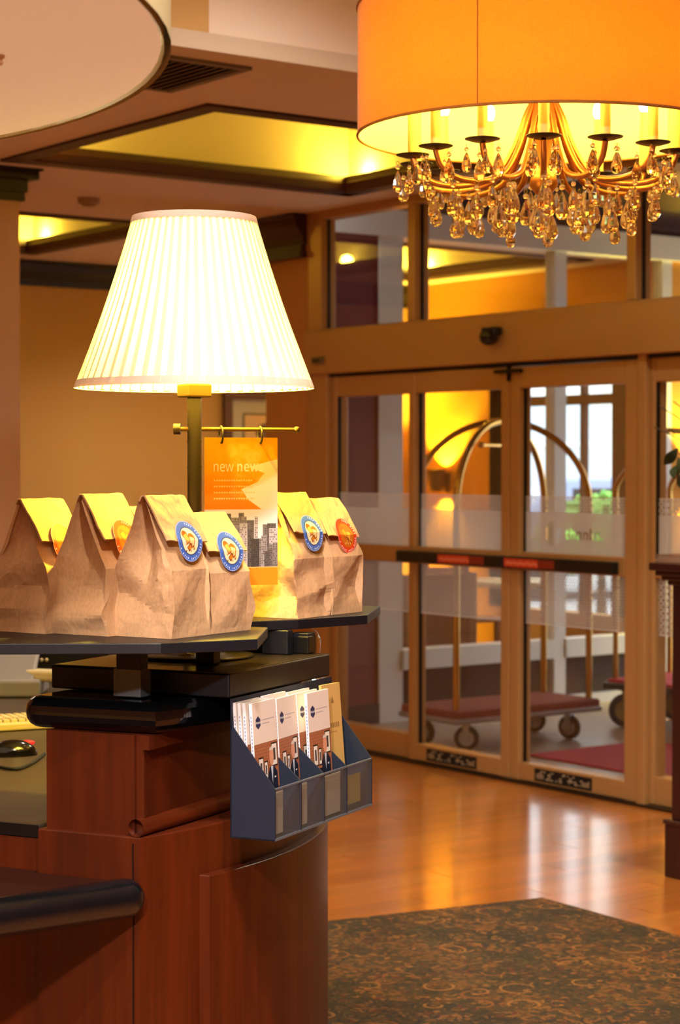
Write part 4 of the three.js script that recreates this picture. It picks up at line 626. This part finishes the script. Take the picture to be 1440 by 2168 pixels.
// ---------------------------------------------------------------- cafe: picture, sconces, tables, chairs, bench
{
  const pz = [onX(470, 825, -12.24).z, -8.75], p = thing('framed_picture', 'brown framed picture with a pale mat on the tan far wall', 'picture', [-12.24, 1.72, (pz[0] + pz[1]) / 2], Math.PI / 2);
  const w = pz[0] - pz[1], h = 0.78, f = 0.075; part(p, 'frame', merge([rboxAt(-w / 2, w / 2, h / 2 - f, h / 2, 0, 0.04, 0.008), rboxAt(-w / 2, w / 2, -h / 2, -h / 2 + f, 0, 0.04, 0.008), rboxAt(-w / 2, -w / 2 + f, -h / 2 + f, h / 2 - f, 0, 0.04, 0.008), rboxAt(w / 2 - f, w / 2, -h / 2 + f, h / 2 - f, 0, 0.04, 0.008)]), std('#5e3d22', 0.45));
  part(p, 'mat_board', boxAt(-w / 2 + f, w / 2 - f, -h / 2 + f, h / 2 - f, 0.002, 0.012), std('#b9b6a8', 0.8));
  const art = canvasTex(200, 260, (g, a, b) => { g.fillStyle = '#4a463c'; g.fillRect(0, 0, a, b); g.fillStyle = '#d9b98a'; g.fillRect(8, 8, a - 16, b - 16); g.fillStyle = '#5d4a48'; g.beginPath(); g.ellipse(110, 85, 55, 42, 0, 0, 7); g.fill(); g.fillStyle = '#c98a72'; g.fillRect(60, 110, 110, 60); g.fillStyle = '#a5523c'; g.fillRect(40, 150, 70, 60); });
  part(p, 'artwork', new THREE.PlaneGeometry(w - 2 * f - 0.2, h - 2 * f - 0.2).translate(0, 0, 0.0125), std('#ffffff', 0.6, { map: art }), 'small abstract print in warm tones');
  const sconce = (label, at, turn) => { const s = thing('wall_sconce', label, 'sconce', at, turn); part(s, 'bracket', rboxAt(-0.04, 0.04, -0.08, 0.08, 0, 0.03, 0.008), M.oldBrass); part(s, 'shade', lathe([[0.05, -0.07], [0.085, 0.1]], 24).translate(0, 0, 0.11), std('#7a5a2c', 0.5, { metalness: 0.6, side: THREE.DoubleSide })); part(s, 'bulb', new THREE.SphereGeometry(0.025, 14, 10).translate(0, 0, 0.11), glow(AMBER, 2)); const o = new THREE.Vector3(0, 0, 0.11).applyAxisAngle(new THREE.Vector3(0, 1, 0), turn); lamp(new THREE.Vector3(at[0] + o.x, at[1], at[2] + o.z), AMBER, 17, 1.2); };
  sconce('amber wall sconce on the ochre cafe wall beside the windows', [-11.8, 1.42, -9.75], 0); sconce('amber wall sconce on the far wall next to the cafe window wall', [-12.24, 1.42, -9.3], Math.PI / 2); sconce('amber wall sconce on the ochre vestibule panel', [-9.44, 1.45, -10.0], Math.PI / 2);
  const cw = phys('#ffffff', 0.4, { map: woodTex([92, 48, 18], [168, 100, 44]) });
  const chair = (label, x, z, turn) => {
    const c = thing('cafe_chair', label, 'chair', [x, 0, z], turn, 'wooden cafe chairs'); part(c, 'seat', metric(rboxAt(-0.21, 0.21, 0.43, 0.46, -0.2, 0.21, 0.01)), cw);
    for (const [a, b] of [[-1, -1], [1, -1], [-1, 1], [1, 1]]) part(c, 'leg', metric(boxAt(a * 0.18 - 0.018, a * 0.18 + 0.018, 0, 0.43, b * 0.17 - 0.018, b * 0.17 + 0.018)), cw);
    for (const a of [-0.19, 0.19]) part(c, 'back_post', metric(boxAt(a - 0.016, a + 0.016, 0.46, 0.95, -0.2, -0.17)), cw); for (const y of [0.6, 0.74, 0.88]) part(c, 'back_rail', metric(boxAt(-0.174, 0.174, y, y + 0.07, -0.195, -0.178), 'x'), cw);
  };
  const table = (label, x, z) => { const t = thing('cafe_table', label, 'table', [x, 0, z], 0, 'cafe tables'); part(t, 'top', cyl(0.36, 0.36, 0.03, 36, 0, 0.72, 0), std('#d8cfa6', 0.5)); part(t, 'stem', cyl(0.035, 0.03, 0.7, 14, 0, 0.02, 0), M.black); part(t, 'foot', cyl(0.24, 0.2, 0.02, 24), M.black); };
  table('round pale cafe table beside the wooden bench', -10.75, -8.1); table('round pale cafe table beneath the cafe window', -10.4, -9.15);
  chair('wooden cafe chair facing the table by the bench', -11.35, -8.1, Math.PI / 2); chair('wooden cafe chair at the far side of the bench table', -11.0, -7.4, -2.6); chair('wooden cafe chair tucked in against the window table', -10.95, -9.2, Math.PI / 2);
  const b = thing('cafe_bench', 'wooden bench with a tall back behind the vestibule glazing', 'bench', [-9.95, 0, -7.75]); part(b, 'seat', metric(rboxAt(-0.42, 0.1, 0.42, 0.47, -0.6, 0.6, 0.01), 'z'), cw); part(b, 'back', metric(rboxAt(0.1, 0.16, 0, 0.86, -0.6, 0.6, 0.01), 'z'), cw); for (const z of [-0.57, 0.57]) part(b, 'end_panel', metric(boxAt(-0.4, 0.1, 0, 0.42, z - 0.025, z + 0.025)), cw);
}
// ---------------------------------------------------------------- outside: facade, shrubs, car
{
  const f = thing('white_building', 'white stone building across the street seen through the cafe windows', 'building', [-26, -0.02, -24], 0.9);
  part(f, 'wall', boxAt(-14, 14, 0, 12, -4, 0), std('#d6d4cc', 0.85)); for (let i = 0; i < 12; i++) { const x = -12.6 + i * 2.3; part(f, 'pilaster', boxAt(x - 0.3, x + 0.3, 0, 11, 0, 0.25), std('#cfccc2', 0.85)); for (const y of [0.6, 4.2, 7.6]) { const wd = part(f, 'window', boxAt(x + 0.6, x + 1.7, y, y + 2.2, 0.0, 0.05), std('#b4c0c6', 0.4)); part(wd, 'glazing_bar', merge([boxAt(x + 1.12, x + 1.18, y, y + 2.2, 0.05, 0.08), boxAt(x + 0.6, x + 1.7, y + 1.3, y + 1.37, 0.05, 0.08)]), M.white); } }
  part(f, 'cornice', boxAt(-14.2, 14.2, 11, 11.5, -4, 0.6), std('#dad8d0', 0.85));
  const leafM = [std('#4e8a2c', 0.7), std('#6aa53a', 0.7)], leafG = new THREE.IcosahedronGeometry(0.09, 0).scale(1, 0.35, 0.6);
  const shrub = (label, at, r) => { const s = thing('shrub', label, 'shrub', [at.x, -0.02, at.z], 0, 'shrubs outside the cafe windows'); part(s, 'stem', cyl(0.06, 0.03, 0.7, 8), std('#4a3a28', 0.9)); const gs = [[], []]; for (let i = 0; i < 420; i++) { const a = rr(0, 6.28), b = Math.acos(rr(-1, 1)), q = r * Math.cbrt(rnd()); const g = leafG.clone().rotateX(rr(0, 3)).rotateY(rr(0, 3)).translate(q * Math.sin(b) * Math.cos(a), 0.95 + 0.8 * q * Math.cos(b), q * Math.sin(b) * Math.sin(a)); gs[i % 2].push(g); } gs.forEach((g, i) => { const o = part(s, 'foliage', merge(g), leafM[i]); o.userData.kind = 'stuff'; }); };
  shrub('bright green shrub outside under the first clear cafe pane', W(2.15, 17.6), 0.42); shrub('bright green shrub outside nearer the white post', W(2.45, 18.6), 0.45);
  const c = thing('parked_car', 'silver blue car parked outside the cafe windows', 'car', W(3.4, 24), 1.1);
  const sh = new THREE.Shape(); [[-2, 0.35], [-2, 0.8], [-1.5, 0.9], [-0.9, 1.38], [0.6, 1.38], [1.2, 0.92], [2, 0.78], [2, 0.35]].forEach(([x, y], i) => (i ? sh.lineTo(x, y) : sh.moveTo(x, y))); sh.closePath();
  part(c, 'body', new THREE.ExtrudeGeometry(sh, { depth: 1.5, bevelEnabled: true, bevelSize: 0.06, bevelThickness: 0.08, bevelSegments: 3 }).translate(0, -0.02, -0.75), phys('#6f7fa0', 0.25, { clearcoat: 1 })); for (const z of [-0.84, 0.84]) part(c, 'side_window', boxAt(-0.85, 0.7, 0.95, 1.28, z - 0.005, z + 0.005), M.black);
  for (const [x, z] of [[-1.25, -0.75], [1.25, -0.75], [-1.25, 0.75], [1.25, 0.75]]) part(c, 'wheel', new THREE.CylinderGeometry(0.33, 0.33, 0.2, 24).rotateX(Math.PI / 2).translate(x, 0.31, z), M.rubber); part(c, 'tail_light', boxAt(-2.08, -2.04, 0.62, 0.75, 0.3, 0.7), std('#b01818', 0.3));
}
// ---------------------------------------------------------------- recessed ceiling downlights of the lobby
{
  const dl = (x, y, z, power, colour = new THREE.Color().setRGB(1, 0.84, 0.62), label) => {
    const t = thing('downlight', label, 'light', [x, y, z]); part(t, 'ring', new THREE.TorusGeometry(0.08, 0.012, 8, 28).rotateX(Math.PI / 2), M.white); part(t, 'lamp_disc', cyl(0.07, 0.07, 0.004, 24, 0, -0.004, 0), glow(colour, 4));
    const s = new THREE.SpotLight(colour, power, 0, 1.25, 0.9); s.position.set(x, y - 0.03, z); s.target.position.set(x, 0, z); s.castShadow = true; s.shadow.radius = 3; scene.add(s, s.target);
  };
  const accent = (x, z, to, power, label) => {
    const t = thing('spotlight', label, 'light', [x, HIGH, z]), c = new THREE.Color().setRGB(1, 0.9, 0.82); part(t, 'canister', cyl(0.05, 0.05, 0.14, 20, 0, -0.16, 0), M.white); part(t, 'stem', cyl(0.01, 0.01, 0.03, 8, 0, -0.025, 0), M.white); part(t, 'lamp_face', cyl(0.045, 0.045, 0.003, 20, 0, -0.164, 0), glow(c, 4));
    const s = new THREE.SpotLight(c, power, 0, 0.5, 0.8); s.position.set(x, HIGH - 0.18, z); s.target.position.set(...to); s.castShadow = true; s.shadow.radius = 5; scene.add(s, s.target);
  };
  accent(-1.85, -1.2, [-3.0, 1.2, -1.95], 26, 'white canister spotlight over the desk beside the large pendant'); accent(0.2, 0.9, [-3.05, 1.25, -1.85], 78, 'white canister spotlight aimed at the desk from behind the viewpoint');
  dl(-1.2, HIGH, -1.2, 26, undefined, 'recessed downlight in the raised ceiling over the reception desk'); dl(-2.6, HIGH, 1.6, 26, undefined, 'recessed downlight in the raised ceiling towards the back wall'); dl(-4.6, HIGH, -5.2, 26, undefined, 'recessed downlight in the raised ceiling over the pedestal'); dl(-4.85, HIGH, -3.7, 9, new THREE.Color().setRGB(1, 0.9, 0.78), 'recessed downlight in the raised ceiling beside the fascia'); dl(0.8, HIGH, 0.8, 24, undefined, 'recessed downlight in the raised ceiling by the side wall');
  dl(-7.4, CEIL, -2.6, 14, undefined, 'recessed downlight in the low ceiling before the column'); dl(-10.6, CEIL, -2.6, 14, undefined, 'recessed downlight in the low ceiling by the far wall'); dl(-8.9, CEIL, -2.9, 14, undefined, 'recessed downlight in the low ceiling beside the column'); dl(-10.8, CEIL, -6.9, 12, undefined, 'recessed downlight in the low ceiling of the cafe');
}
renderer.render(scene, camera);
